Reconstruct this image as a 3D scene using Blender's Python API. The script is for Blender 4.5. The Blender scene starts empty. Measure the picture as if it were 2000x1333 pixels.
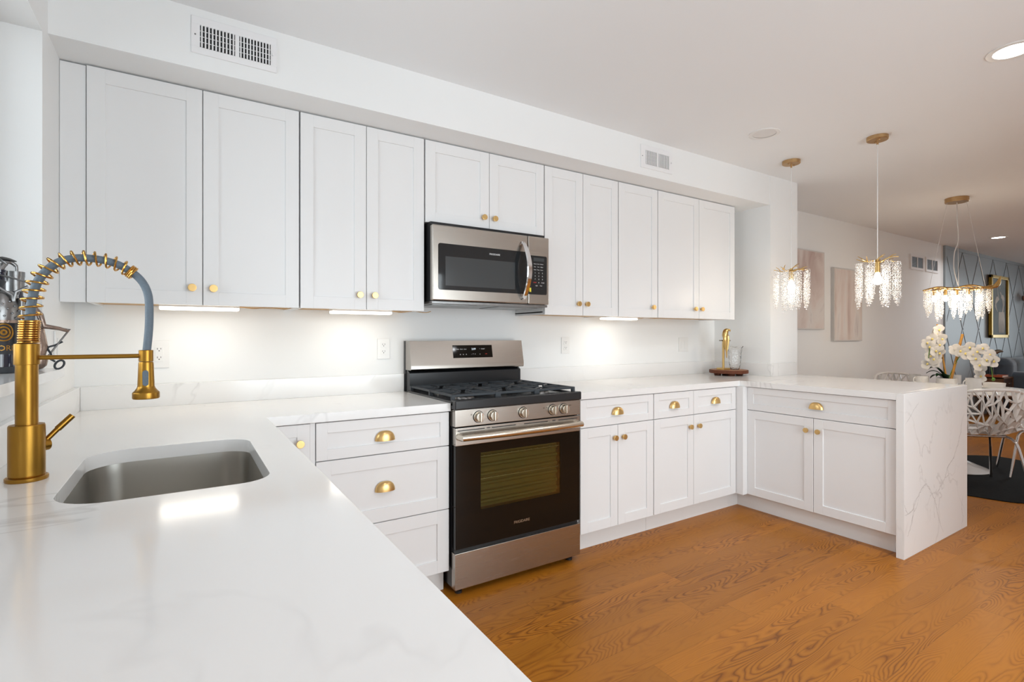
import bpy, bmesh, math, random
from mathutils import Vector, Matrix, geometry
R = random.Random(7)
C = bpy.context.scene.collection
SC = bpy.context.scene
PI = math.pi

# ---------------------------------------------------------------- camera
cam_d = bpy.data.cameras.new('camera'); cam = bpy.data.objects.new('camera', cam_d); C.objects.link(cam)
cam_d.sensor_width = 36; cam_d.lens = 18.157; cam_d.shift_x = -0.00506; cam_d.shift_y = -0.0053
cam_d.clip_start = 0.05; cam_d.clip_end = 100
cam.location = (0.3943, -2.8739, 1.2355)
cam.rotation_euler = (PI/2, 0, -math.radians(32.788))
SC.camera = cam
# ---------------------------------------------------------------- world, colour
SC.view_settings.view_transform = 'Standard'; SC.view_settings.look = 'None'
SC.view_settings.gamma = 1; SC.view_settings.use_curve_mapping = False
SC.view_settings.exposure = 0.32
SC.cycles.use_denoising = True
SC.cycles.max_bounces = 10; SC.cycles.diffuse_bounces = 6; SC.cycles.transparent_max_bounces = 24
SC.cycles.sample_clamp_indirect = 6
w = bpy.data.worlds.new('world'); SC.world = w; w.use_nodes = True
w.node_tree.nodes['Background'].inputs[0].default_value = (0.82, 0.9, 1.0, 1)
w.node_tree.nodes['Background'].inputs[1].default_value = 1.0
# ---------------------------------------------------------------- daylight at the sink window, added daylight at unseen openings
def area(name, loc, rot, sx, sy, power, col=(1, 1, 1), shape='RECTANGLE', spread=PI):
    l = bpy.data.lights.new(name, 'AREA'); l.shape = shape; l.size = sx; l.size_y = sy
    l.energy = power; l.color = col; l.spread = spread
    o = bpy.data.objects.new(name, l); C.objects.link(o); o.location = loc; o.rotation_euler = rot
    return o
area('daylight_over_sink', (-0.32, -1.3, 1.68), (0, -PI/2, 0), 1.05, 1.3, 13, (0.93, 0.97, 1.0))
area('added_daylight_rear', (2.2, -4.75, 1.25), (PI/2, 0, 0), 2.9, 2.0, 92, (0.92, 0.965, 1.0))  # added area light behind the camera, unseen, brightens ceiling and floor
area('added_daylight_far_end', (15.2, -2.2, 1.5), (0, PI/2, 0), 1.5, 2.4, 62, (0.86, 0.94, 1.0))  # added area light past the unseen far wall, brightens the ceiling

# ---------------------------------------------------------------- materials
def newmat(name):
    m = bpy.data.materials.new(name); m.use_nodes = True
    return m, m.node_tree.nodes, m.node_tree.links, m.node_tree.nodes['Principled BSDF']
def mat(name, col, rough=0.5, metal=0.0, spec=0.5, coat=0.0, trans=0.0, emis=None, es=0.0, bump=0.0, bscale=200, var=0.0, vscale=8, aniso=0, ior=1.45, alpha=1, sheen=0):
    m, n, l, b = newmat(name)
    b.inputs['Base Color'].default_value = (*col, 1); b.inputs['Roughness'].default_value = rough
    b.inputs['Metallic'].default_value = metal; b.inputs['Specular IOR Level'].default_value = spec
    b.inputs['Coat Weight'].default_value = coat; b.inputs['Transmission Weight'].default_value = trans
    b.inputs['IOR'].default_value = ior; b.inputs['Alpha'].default_value = alpha
    b.inputs['Sheen Weight'].default_value = sheen
    if aniso: b.inputs['Anisotropic'].default_value = aniso
    if emis: b.inputs['Emission Color'].default_value = (*emis, 1); b.inputs['Emission Strength'].default_value = es
    tc = n.new('ShaderNodeTexCoord')
    nz = n.new('ShaderNodeTexNoise'); nz.inputs['Scale'].default_value = vscale; l.new(tc.outputs['Object'], nz.inputs['Vector'])
    hs = n.new('ShaderNodeMix'); hs.data_type = 'RGBA'; hs.blend_type = 'MULTIPLY'
    hs.inputs[0].default_value = 1
    cr = n.new('ShaderNodeValToRGB'); v = max(var, 0.01)
    cr.color_ramp.elements[0].color = (1-v, 1-v, 1-v, 1); cr.color_ramp.elements[1].color = (1, 1, 1, 1)
    l.new(nz.outputs[0], cr.inputs[0]); hs.inputs[6].default_value = (*col, 1); l.new(cr.outputs[0], hs.inputs[7]); l.new(hs.outputs[2], b.inputs['Base Color'])
    if bump:
        n2 = n.new('ShaderNodeTexNoise'); n2.inputs['Scale'].default_value = bscale; l.new(tc.outputs['Object'], n2.inputs['Vector'])
        bp = n.new('ShaderNodeBump'); bp.inputs['Strength'].default_value = bump; bp.inputs['Distance'].default_value = 0.002
        l.new(n2.outputs[0], bp.inputs['Height']); l.new(bp.outputs[0], b.inputs['Normal'])
    return m
M = {}
M['wall'] = mat('wall_paint', (0.83, 0.84, 0.84), 0.55, spec=0.3, bump=0.05, bscale=300)
M['dining_wall'] = M['wall']
M['ceiling'] = mat('ceiling_paint', (0.84, 0.862, 0.88), 0.6, spec=0.25, bump=0.06, bscale=120, var=0.02, vscale=1.5)
M['blue'] = mat('slate_blue_paint', (0.27, 0.31, 0.335), 0.45, bump=0.03)
M['cab'] = mat('cabinet_paint', (0.80, 0.805, 0.81), 0.32, spec=0.4)
M['toe'] = mat('toe_kick_paint', (0.76, 0.75, 0.74), 0.3)
M['rawwood'] = mat('raw_birch', (0.62, 0.40, 0.20), 0.6, var=0.2, vscale=20)
M['brass'] = mat('brushed_brass', (0.74, 0.50, 0.21), 0.33, 1.0, var=0.06, vscale=30)
M['canopy_brass'] = mat('antique_brass', (0.52, 0.34, 0.17), 0.4, 1.0)
M['gold'] = mat('faucet_gold', (0.39, 0.205, 0.035), 0.34, 1.0, var=0.05, vscale=40)
M['coil'] = mat('coil_gold', (0.58, 0.31, 0.075), 0.25, 1.0)
M['hose'] = mat('grey_hose', (0.13, 0.17, 0.21), 0.5, bump=0.4, bscale=500, var=0.2, vscale=200)
M['chrome'] = mat('chrome', (0.85, 0.86, 0.88), 0.07, 1.0)
M['black'] = mat('black_enamel', (0.02, 0.021, 0.023), 0.22)
M['iron'] = mat('cast_iron', (0.035, 0.042, 0.05), 0.5, bump=0.2, bscale=400)
M['glassblack'] = mat('black_glass', (0.006, 0.005, 0.004), 0.05, spec=0.35)
M['mwglass'] = mat('microwave_glass', (0.02, 0.022, 0.024), 0.06, coat=0.3)
M['screen'] = mat('microwave_screen', (0.055, 0.062, 0.066), 0.12, coat=0.5)
M['dark'] = mat('void_shade', (0.01, 0.011, 0.013), 0.6)  # near-black colour standing in for the shade inside vents and slots
M['plastic'] = mat('white_plastic', (0.80, 0.80, 0.79), 0.35)
M['ventwhite'] = mat('white_enamel_register', (0.82, 0.82, 0.83), 0.3)
M['print'] = mat('white_print', (0.75, 0.77, 0.78), 0.5)
M['lcd'] = mat('lit_digits', (0.6, 0.7, 0.75), 0.5, emis=(0.75, 0.9, 1.0), es=0.4)
M['red'] = mat('red_print', (0.7, 0.05, 0.04), 0.4)
M['yellow'] = mat('yellow_sticker', (0.8, 0.68, 0.05), 0.5)
M['white'] = mat('white_gloss', (0.80, 0.80, 0.79), 0.2, coat=0.3)
M['ceramic'] = mat('marbled_ceramic', (0.80, 0.79, 0.77), 0.22, var=0.15, vscale=25)
M['petal'] = mat('white_petal', (0.88, 0.87, 0.85), 0.55, sheen=0.2)
M['petaly'] = mat('petal_throat', (0.75, 0.62, 0.2), 0.5)
M['leaf'] = mat('dark_green_leaf', (0.02, 0.07, 0.03), 0.35, var=0.3, vscale=30)
M['stem'] = mat('green_stem', (0.10, 0.22, 0.03), 0.5)
M['bamboo'] = mat('bamboo', (0.55, 0.27, 0.05), 0.45, var=0.3, vscale=30)
M['bark'] = mat('bark_brown', (0.20, 0.055, 0.02), 0.7, bump=1.0, bscale=160, var=0.75, vscale=160)
M['slice'] = mat('log_slice_top', (0.42, 0.20, 0.10), 0.5, var=0.3, vscale=20)
M['figure_gold'] = mat('polished_gold', (0.60, 0.41, 0.16), 0.3, 1.0)
M['bronze'] = mat('dull_bronze', (0.22, 0.19, 0.15), 0.35, 1.0)
M['sofa'] = mat('blue_grey_velvet', (0.075, 0.105, 0.14), 0.9, sheen=0.5, var=0.2, vscale=6)
M['pillow'] = mat('cream_pillow', (0.68, 0.62, 0.56), 0.9, bump=0.5, bscale=60, var=0.1)
M['walnut'] = mat('walnut', (0.17, 0.075, 0.03), 0.4, var=0.5, vscale=12)
M['walnut_dark'] = mat('dark_walnut', (0.06, 0.03, 0.016), 0.4, var=0.3)
M['book_red'] = mat('orange_red_cover', (0.60, 0.13, 0.05), 0.5)
M['page'] = mat('paper_edge', (0.75, 0.68, 0.58), 0.8)
M['hide'] = mat('black_cowhide', (0.008, 0.0075, 0.007), 0.8, spec=0.15, bump=0.6, bscale=60, var=0.5, vscale=14)
M['frame_white'] = mat('canvas_edge', (0.62, 0.60, 0.58), 0.6)
M['copper'] = mat('copper', (0.75, 0.33, 0.22), 0.2, 1.0)
M['steelpol'] = mat('gunmetal', (0.30, 0.30, 0.30), 0.32, 1.0, bump=0.3, bscale=60, var=0.3, vscale=20)
M['rust'] = mat('burnished_metal', (0.42, 0.32, 0.27), 0.35, 1.0, bump=0.8, bscale=90, var=0.5, vscale=50)
M['bottle'] = mat('dark_wine_glass', (0.008, 0.012, 0.03), 0.05, coat=1)
M['labelgold'] = mat('gold_label', (0.55, 0.28, 0.05), 0.35, 0.7, var=0.4, vscale=60)
M['labelblack'] = mat('black_label', (0.03, 0.03, 0.035), 0.5)
M['wire'] = mat('white_wire', (0.7, 0.7, 0.7), 0.4)
M['darkwire'] = mat('dark_wire', (0.05, 0.03, 0.02), 0.5)
M['oven'] = mat('oven_enamel', (0.075, 0.075, 0.026), 0.35)
M['rack'] = mat('oven_rack', (0.6, 0.57, 0.5), 0.3, 1.0)
M['artstroke'] = mat('crane_white', (0.62, 0.56, 0.48), 0.7, var=0.3, vscale=30)
M['trimwood'] = mat('gilt_frame', (0.50, 0.31, 0.04), 0.35, 0.6, var=0.4, vscale=60)
M['frame_dark'] = mat('dark_frame_edge', (0.10, 0.07, 0.04), 0.4)

def glass_mat(name, col=(1, 1, 1), refl=0.08, rough=0.02, tint=1.0):
    m, n, l, b = newmat(name); n.remove(b)
    out = n['Material Output']; t = n.new('ShaderNodeBsdfTransparent'); g = n.new('ShaderNodeBsdfGlossy'); mx = n.new('ShaderNodeMixShader')
    t.inputs[0].default_value = (*[c*tint for c in col], 1); g.inputs['Roughness'].default_value = rough
    fr = n.new('ShaderNodeFresnel'); fr.inputs[0].default_value = 1.5
    ad = n.new('ShaderNodeMath'); ad.operation = 'ADD'; ad.inputs[1].default_value = refl; l.new(fr.outputs[0], ad.inputs[0])
    l.new(ad.outputs[0], mx.inputs[0]); l.new(t.outputs[0], mx.inputs[1]); l.new(g.outputs[0], mx.inputs[2]); l.new(mx.outputs[0], out.inputs[0])
    return m
M['pane'] = glass_mat('window_pane', (0.96, 0.98, 0.98), 0.0)
M['ovenglass'] = glass_mat('oven_window_glass', (0.85, 0.85, 0.7), 0.0, 0.03)
def crystal_mat():
    m, n, l, b = newmat('crystal_beads'); n.remove(b); out = n['Material Output']
    t = n.new('ShaderNodeBsdfTransparent'); g = n.new('ShaderNodeBsdfGlossy'); tr = n.new('ShaderNodeBsdfTranslucent'); d = n.new('ShaderNodeBsdfDiffuse')
    t.inputs[0].default_value = (1, 1, 1, 1); g.inputs['Roughness'].default_value = 0.12
    tr.inputs[0].default_value = (0.95, 0.95, 0.95, 1); d.inputs[0].default_value = (0.9, 0.9, 0.9, 1)
    a = n.new('ShaderNodeMixShader'); a.inputs[0].default_value = 0.5; l.new(tr.outputs[0], a.inputs[1]); l.new(d.outputs[0], a.inputs[2])
    b2 = n.new('ShaderNodeMixShader'); b2.inputs[0].default_value = 0.35; l.new(a.outputs[0], b2.inputs[1]); l.new(g.outputs[0], b2.inputs[2])
    c = n.new('ShaderNodeMixShader'); c.inputs[0].default_value = 0.55; l.new(b2.outputs[0], c.inputs[1]); l.new(t.outputs[0], c.inputs[2])
    l.new(c.outputs[0], out.inputs[0]); return m
M['crystal'] = crystal_mat()
def emit(name, col, s):
    m, n, l, b = newmat(name); b.inputs['Base Color'].default_value = (0.8, 0.8, 0.8, 1)
    b.inputs['Emission Color'].default_value = (*col, 1); b.inputs['Emission Strength'].default_value = s
    return m
M['lamp'] = emit('lamp_diffuser_lit', (1, 0.96, 0.9), 9)
M['led'] = emit('led_strip_lit', (1, 0.94, 0.82), 4)
M['bulb'] = emit('warm_bulb', (1, 0.88, 0.70), 28)
M['lampoff'] = mat('lamp_diffuser_dim', (0.74, 0.73, 0.72), 0.4)

def steel(name, col, rough, axis):
    m, n, l, b = newmat(name); b.inputs['Metallic'].default_value = 1; b.inputs['Base Color'].default_value = (*col, 1)
    tc = n.new('ShaderNodeTexCoord'); mp = n.new('ShaderNodeMapping'); nz = n.new('ShaderNodeTexNoise')
    s = [900, 900, 900]; s[axis] = 4; mp.inputs['Scale'].default_value = s; nz.inputs['Scale'].default_value = 1; nz.inputs['Detail'].default_value = 2
    l.new(tc.outputs['Object'], mp.inputs[0]); l.new(mp.outputs[0], nz.inputs['Vector'])
    mr = n.new('ShaderNodeMapRange'); mr.inputs[3].default_value = rough-0.01; mr.inputs[4].default_value = rough+0.025
    l.new(nz.outputs[0], mr.inputs[0]); l.new(mr.outputs[0], b.inputs['Roughness'])
    return m
M['steel'] = steel('brushed_steel', (0.47, 0.435, 0.395), 0.26, 0)
M['steeldark'] = steel('sink_steel', (0.58, 0.56, 0.52), 0.33, 2)
M['steelknob'] = mat('satin_nickel', (0.70, 0.65, 0.56), 0.22, 1.0)

def floor_mat():
    m, n, l, b = newmat('oak_plank_floor')
    tc = n.new('ShaderNodeTexCoord'); sx = n.new('ShaderNodeSeparateXYZ'); l.new(tc.outputs['Object'], sx.inputs[0])
    def mth(op, a, bb=None, c=None):
        k = n.new('ShaderNodeMath'); k.operation = op
        for i, v in enumerate((a, bb, c)):
            if v is None: continue
            if isinstance(v, (int, float)): k.inputs[i].default_value = v
            else: l.new(v, k.inputs[i])
        return k.outputs[0]
    row = mth('FLOOR', mth('DIVIDE', sx.outputs[1], 0.127)); fy = mth('FRACT', mth('DIVIDE', sx.outputs[1], 0.127))
    wn = n.new('ShaderNodeTexWhiteNoise'); wn.noise_dimensions = '1D'; l.new(row, wn.inputs['W'])
    xs = mth('DIVIDE', mth('ADD', sx.outputs[0], mth('MULTIPLY', wn.outputs[0], 7.0)), 1.15)
    col = mth('FLOOR', xs); fx = mth('FRACT', xs)
    cb = n.new('ShaderNodeCombineXYZ'); l.new(row, cb.inputs[0]); l.new(col, cb.inputs[1])
    w2 = n.new('ShaderNodeTexWhiteNoise'); w2.noise_dimensions = '3D'; l.new(cb.outputs[0], w2.inputs['Vector'])
    off = mth('MULTIPLY', w2.outputs[0], 40.0)
    # cathedral grain: contour lines of a stretched noise field, shifted plank by plank
    c1 = n.new('ShaderNodeCombineXYZ'); l.new(mth('MULTIPLY', sx.outputs[0], 1.5), c1.inputs[0]); l.new(mth('MULTIPLY', sx.outputs[1], 8.5), c1.inputs[1]); l.new(off, c1.inputs[2])
    n1 = n.new('ShaderNodeTexNoise'); n1.inputs['Scale'].default_value = 1.0; n1.inputs['Detail'].default_value = 1.6; n1.inputs['Roughness'].default_value = 0.35; l.new(c1.outputs[0], n1.inputs['Vector'])
    c3 = n.new('ShaderNodeCombineXYZ'); l.new(mth('MULTIPLY', sx.outputs[0], 22.0), c3.inputs[0]); l.new(mth('MULTIPLY', sx.outputs[1], 60.0), c3.inputs[1])
    n3 = n.new('ShaderNodeTexNoise'); n3.inputs['Scale'].default_value = 1.0; l.new(c3.outputs[0], n3.inputs['Vector'])
    fld = mth('ADD', mth('MULTIPLY', n1.outputs[0], 34.0), mth('MULTIPLY', n3.outputs[0], 0.35))
    rings = mth('POWER', mth('ABSOLUTE', mth('SINE', mth('MULTIPLY', fld, PI))), 0.8)
    # fine pores
    c2 = n.new('ShaderNodeCombineXYZ'); l.new(mth('MULTIPLY', sx.outputs[0], 25.0), c2.inputs[0]); l.new(mth('MULTIPLY', sx.outputs[1], 700.0), c2.inputs[1]); l.new(off, c2.inputs[2])
    n2 = n.new('ShaderNodeTexNoise'); n2.inputs['Scale'].default_value = 1.0; n2.inputs['Detail'].default_value = 2; l.new(c2.outputs[0], n2.inputs['Vector'])
    # mask: some parts plain, others figured
    c4 = n.new('ShaderNodeCombineXYZ'); l.new(mth('MULTIPLY', sx.outputs[0], 1.2), c4.inputs[0]); l.new(mth('MULTIPLY', sx.outputs[1], 7.0), c4.inputs[1]); l.new(mth('ADD', off, 9.0), c4.inputs[2])
    n4 = n.new('ShaderNodeTexNoise'); n4.inputs['Scale'].default_value = 1.0; l.new(c4.outputs[0], n4.inputs['Vector'])
    mk = n.new('ShaderNodeMapRange'); mk.inputs[1].default_value = 0.40; mk.inputs[2].default_value = 0.62; mk.inputs[3].default_value = 0.14; mk.inputs[4].default_value = 0.85; l.new(n4.outputs[0], mk.inputs[0])
    g = mth('SUBTRACT', 1.0, mth('MULTIPLY', mth('SUBTRACT', 1.0, rings), mk.outputs[0]))
    g = mth('MULTIPLY', g, mth('ADD', 0.86, mth('MULTIPLY', n2.outputs[0], 0.28)))
    cr = n.new('ShaderNodeValToRGB'); e = cr.color_ramp.elements
    e[0].position = 0.0; e[0].color = (0.11, 0.033, 0.004, 1); e[1].position = 1.0; e[1].color = (0.40, 0.147, 0.013, 1)
    k = e.new(0.55); k.color = (0.29, 0.096, 0.008, 1); l.new(g, cr.inputs[0])
    tone = mth('ADD', 0.86, mth('MULTIPLY', w2.outputs[0], 0.22))
    sy = mth('LESS_THAN', fy, 0.012); sx2 = mth('LESS_THAN', fx, 0.0018); seam = mth('MAXIMUM', sy, sx2)
    tone = mth('MULTIPLY', tone, mth('SUBTRACT', 1.0, mth('MULTIPLY', seam, 0.35)))
    mx = n.new('ShaderNodeMix'); mx.data_type = 'RGBA'; mx.blend_type = 'MULTIPLY'; mx.inputs[0].default_value = 1
    ct = n.new('ShaderNodeCombineColor'); [l.new(tone, ct.inputs[i]) for i in range(3)]
    l.new(cr.outputs[0], mx.inputs[6]); l.new(ct.outputs[0], mx.inputs[7]); l.new(mx.outputs[2], b.inputs['Base Color'])
    b.inputs['Roughness'].default_value = 0.36; b.inputs['Specular IOR Level'].default_value = 0.25
    bp = n.new('ShaderNodeBump'); bp.inputs['Strength'].default_value = 0.12; bp.inputs['Distance'].default_value = 0.001; l.new(g, bp.inputs['Height']); l.new(bp.outputs[0], b.inputs['Normal'])
    return m
M['floor'] = floor_mat()

def quartz_mat(name, scale=1.1, amt=0.55, seed=0.0, width=0.012):
    m, n, l, b = newmat(name)
    tc = n.new('ShaderNodeTexCoord'); mp = n.new('ShaderNodeMapping'); mp.inputs['Location'].default_value = (seed, seed*0.7, seed*1.3); mp.inputs['Rotation'].default_value = (0.3, 0.5, 0.6)
    l.new(tc.outputs['Object'], mp.inputs[0])
    def veins(sc, wd, det):
        nz = n.new('ShaderNodeTexNoise'); nz.inputs['Scale'].default_value = sc; nz.inputs['Detail'].default_value = det; nz.inputs['Roughness'].default_value = 0.55; nz.inputs['Distortion'].default_value = 0.8
        l.new(mp.outputs[0], nz.inputs['Vector'])
        s = n.new('ShaderNodeMath'); s.operation = 'SUBTRACT'; s.inputs[1].default_value = 0.5; l.new(nz.outputs[0], s.inputs[0])
        a = n.new('ShaderNodeMath'); a.operation = 'ABSOLUTE'; l.new(s.outputs[0], a.inputs[0])
        r = n.new('ShaderNodeMapRange'); r.inputs[1].default_value = 0; r.inputs[2].default_value = wd; r.inputs[3].default_value = 1; r.inputs[4].default_value = 0; l.new(a.outputs[0], r.inputs[0])
        return r.outputs[0]
    v1 = veins(scale, width, 5); 
    nm = n.new('ShaderNodeTexNoise'); nm.inputs['Scale'].default_value = scale*1.6; mp2 = n.new('ShaderNodeMapping'); mp2.inputs['Location'].default_value = (5+seed, 3, 1); l.new(tc.outputs['Object'], mp2.inputs[0]); l.new(mp2.outputs[0], nm.inputs['Vector'])
    mk = n.new('ShaderNodeMapRange'); mk.inputs[1].default_value = 0.47; mk.inputs[2].default_value = 0.62; l.new(nm.outputs[0], mk.inputs[0])
    v = n.new('ShaderNodeMath'); v.operation = 'MULTIPLY'; l.new(v1, v.inputs[0]); l.new(mk.outputs[0], v.inputs[1])
    v2 = n.new('ShaderNodeMath'); v2.operation = 'MULTIPLY'; v2.inputs[1].default_value = amt; l.new(v.outputs[0], v2.inputs[0])
    mx = n.new('ShaderNodeMix'); mx.data_type = 'RGBA'; l.new(v2.outputs[0], mx.inputs[0]); mx.inputs[6].default_value = (0.82, 0.82, 0.815, 1); mx.inputs[7].default_value = (0.42, 0.41, 0.41, 1)
    l.new(mx.outputs[2], b.inputs['Base Color']); b.inputs['Roughness'].default_value = 0.12; b.inputs['Specular IOR Level'].default_value = 0.5
    return m
M['quartz'] = quartz_mat('white_quartz', 1.1, 0.35, 0.0, 0.010)
M['quartz_side'] = quartz_mat('veined_quartz', 1.3, 0.75, 2.3, 0.007)
M['marbletop'] = quartz_mat('marble_tabletop', 2.0, 0.5, 4.1)

def art_mat(name, cols, sc, seed):
    m, n, l, b = newmat(name); tc = n.new('ShaderNodeTexCoord'); mp = n.new('ShaderNodeMapping')
    mp.inputs['Location'].default_value = (seed, 0, seed); mp.inputs['Scale'].default_value = sc
    l.new(tc.outputs['Object'], mp.inputs[0]); nz = n.new('ShaderNodeTexNoise'); nz.inputs['Scale'].default_value = 1; nz.inputs['Detail'].default_value = 4; nz.inputs['Distortion'].default_value = 0.6
    l.new(mp.outputs[0], nz.inputs['Vector']); cr = n.new('ShaderNodeValToRGB'); cr.color_ramp.elements.remove(cr.color_ramp.elements[1])
    for i, (p, c) in enumerate(cols):
        e = cr.color_ramp.elements[0] if i == 0 else cr.color_ramp.elements.new(p)
        e.position = p; e.color = (*c, 1)
    l.new(nz.outputs[0], cr.inputs[0]); l.new(cr.outputs[0], b.inputs['Base Color']); b.inputs['Roughness'].default_value = 0.7
    return m
blush = [(0.30, (0.42, 0.27, 0.24)), (0.42, (0.60, 0.50, 0.46)), (0.50, (0.68, 0.60, 0.56)), (0.60, (0.70, 0.66, 0.63)), (0.72, (0.50, 0.44, 0.43))]
M['art1'] = art_mat('abstract_blush_canvas', blush, (3.0, 1, 2.0), 3.3)
M['art2'] = art_mat('abstract_rose_canvas', blush, (4.5, 1, 1.2), 8.7)
M['art3'] = art_mat('dark_teal_canvas', [(0.3, (0.05, 0.06, 0.07)), (0.5, (0.10, 0.12, 0.11)), (0.7, (0.20, 0.22, 0.20))], (1.5, 1, 1.5), 1.1)

# ---------------------------------------------------------------- geometry helpers
class G:
    def __init__(s): s.bm = bmesh.new()
    def _xf(s, vs, mtx):
        for v in vs: v.co = mtx @ v.co
    def box(s, x0, x1, y0, y1, z0, z1, bev=0.0, seg=2):
        t = bmesh.new(); bmesh.ops.create_cube(t, size=1)
        for v in t.verts: v.co = Vector(((x0+x1)/2+v.co.x*(x1-x0), (y0+y1)/2+v.co.y*(y1-y0), (z0+z1)/2+v.co.z*(z1-z0)))
        if bev: bmesh.ops.bevel(t, geom=t.edges[:], offset=bev, segments=seg, profile=0.5, affect='EDGES', clamp_overlap=True)
        s.add(t); return s
    def add(s, t, mtx=None):
        me = bpy.data.meshes.new('tmp'); t.to_mesh(me); t.free()
        if mtx is not None: me.transform(mtx)
        s.bm.from_mesh(me); bpy.data.meshes.remove(me)
    def cyl(s, p0, p1, r0, r1=None, seg=20, bev=0.0):
        p0 = Vector(p0); p1 = Vector(p1); r1 = r0 if r1 is None else r1
        d = p1-p0; t = bmesh.new()
        bmesh.ops.create_cone(t, cap_ends=True, segments=seg, radius1=r0, radius2=r1, depth=d.length)
        if bev:
            ed = [e for e in t.edges if abs(e.verts[0].co.z-e.verts[1].co.z) < 1e-6]
            bmesh.ops.bevel(t, geom=ed, offset=bev, segments=2, profile=0.5, affect='EDGES')
        q = Vector((0, 0, 1)).rotation_difference(d.normalized()).to_matrix().to_4x4()
        s.add(t, Matrix.Translation((p0+p1)/2) @ q); return s
    def tube(s, pts, r, seg=8, closed=False, flat=1.0):
        pts = [Vector(p) for p in pts]; n = len(pts); rs = r if isinstance(r, (list, tuple)) else [r]*n
        rings = []; up = None
        for i in range(n):
            a = pts[i-1] if (i > 0 or closed) else pts[i]; b = pts[(i+1) % n] if (i < n-1 or closed) else pts[i]
            d = (b-a).normalized()
            if up is None:
                up = d.orthogonal().normalized()
            up = (up - d*up.dot(d))
            if up.length < 1e-5: up = d.orthogonal()
            up.normalize(); sd = d.cross(up)
            rings.append([s.bm.verts.new(pts[i]+(up*math.cos(2*PI*k/seg)*flat+sd*math.sin(2*PI*k/seg))*rs[i]) for k in range(seg)])
        m = n if closed else n-1
        for i in range(m):
            A = rings[i]; B = rings[(i+1) % n]
            for k in range(seg): s.bm.faces.new((A[k], A[(k+1) % seg], B[(k+1) % seg], B[k]))
        if not closed:
            s.bm.faces.new(rings[0][::-1]); s.bm.faces.new(rings[-1])
        return s
    def lathe(s, prof, cx=0, cy=0, seg=32, z0=0, mtx=None):
        t = bmesh.new(); rows = []
        for r, z in prof:
            if r < 1e-6: rows.append([t.verts.new((0, 0, z))])
            else: rows.append([t.verts.new((r*math.cos(2*PI*k/seg), r*math.sin(2*PI*k/seg), z)) for k in range(seg)])
        for A, B in zip(rows, rows[1:]):
            for k in range(seg):
                k2 = (k+1) % seg
                if len(A) == 1 and len(B) == 1: continue
                if len(A) == 1: t.faces.new((A[0], B[k2], B[k]))
                elif len(B) == 1: t.faces.new((A[k], A[k2], B[0]))
                else: t.faces.new((A[k], A[k2], B[k2], B[k]))
        bmesh.ops.recalc_face_normals(t, faces=t.faces)
        mm = Matrix.Translation((cx, cy, z0)) if mtx is None else mtx
        s.add(t, mm); return s
    def ball(s, c, r, sc=(1, 1, 1), sub=2, rot=None):
        t = bmesh.new(); bmesh.ops.create_icosphere(t, subdivisions=sub, radius=r)
        mm = Matrix.Translation(c) @ (rot.to_4x4() if rot else Matrix.Identity(4)) @ Matrix.Diagonal((*sc, 1)); s.add(t, mm); return s
    def prism(s, poly, z0, z1, bev=0.0, holes=None):
        # poly: list of (x,y); optional holes; extruded z0..z1
        loops = [poly]+(holes or [])
        vs = []; ed = []
        for lp in loops:
            b = len(vs); vs += [Vector(p) for p in lp]; ed += [(b+i, b+(i+1) % len(lp)) for i in range(len(lp))]
        if holes:
            co, e2, fc, *_ = geometry.delaunay_2d_cdt(vs, ed, [], 0, 1e-6)
            def inside(p, lp):
                c = False; j = len(lp)-1
                for i in range(len(lp)):
                    if (lp[i][1] > p[1]) != (lp[j][1] > p[1]) and p[0] < (lp[j][0]-lp[i][0])*(p[1]-lp[i][1])/(lp[j][1]-lp[i][1])+lp[i][0]: c = not c
                    j = i
                return c
            fcs = []
            for f in fc:
                cx = sum(co[i][0] for i in f)/len(f); cy = sum(co[i][1] for i in f)/len(f)
                if inside((cx, cy), poly) and not any(inside((cx, cy), h) for h in holes): fcs.append(f)
        else: co = vs; fcs = [list(range(len(poly)))]
        t = bmesh.new(); tv = [t.verts.new((c[0], c[1], z1)) for c in co]; bv = [t.verts.new((c[0], c[1], z0)) for c in co]
        for f in fcs: t.faces.new([tv[i] for i in f]); t.faces.new([bv[i] for i in f][::-1])
        be = [e for e in t.edges if len(e.link_faces) == 1 and abs(e.verts[0].co.z-z1) < 1e-5 and abs(e.verts[1].co.z-z1) < 1e-5]
        idx = {v: i for i, v in enumerate(tv)}
        for e in be:
            a, b = idx[e.verts[0]], idx[e.verts[1]]; t.faces.new((tv[a], tv[b], bv[b], bv[a]))
        loose = [v for v in t.verts if not v.link_faces]
        if loose: bmesh.ops.delete(t, geom=loose, context='VERTS')
        bmesh.ops.recalc_face_normals(t, faces=t.faces)
        if bev:
            ed = [e for e in t.edges if len(e.link_faces) == 2 and e.calc_face_angle(0) > 0.5 and abs(e.verts[0].co.z-e.verts[1].co.z) < 1e-6]
            bmesh.ops.bevel(t, geom=ed, offset=bev, segments=2, profile=0.5, affect='EDGES')
        s.add(t); return s
    def map(s, mtx): s.bm.transform(mtx); return s
ORG = {}
def tag(o, label=None, cat=None, group=None, kind=None):
    if label: o['label'] = label
    if cat: o['category'] = cat
    if group: o['group'] = group
    if kind: o['kind'] = kind
    return o
def thing(name, label, cat, loc=(0, 0, 0), rz=0, group=None):
    o = bpy.data.objects.new(name, None); C.objects.link(o); o.empty_display_size = 0.1
    o.location = loc; o.rotation_euler = (0, 0, rz); ORG[o.name] = Vector(loc) if rz == 0 else Vector((0, 0, 0))
    tag(o, label, cat, group); return o
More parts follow.
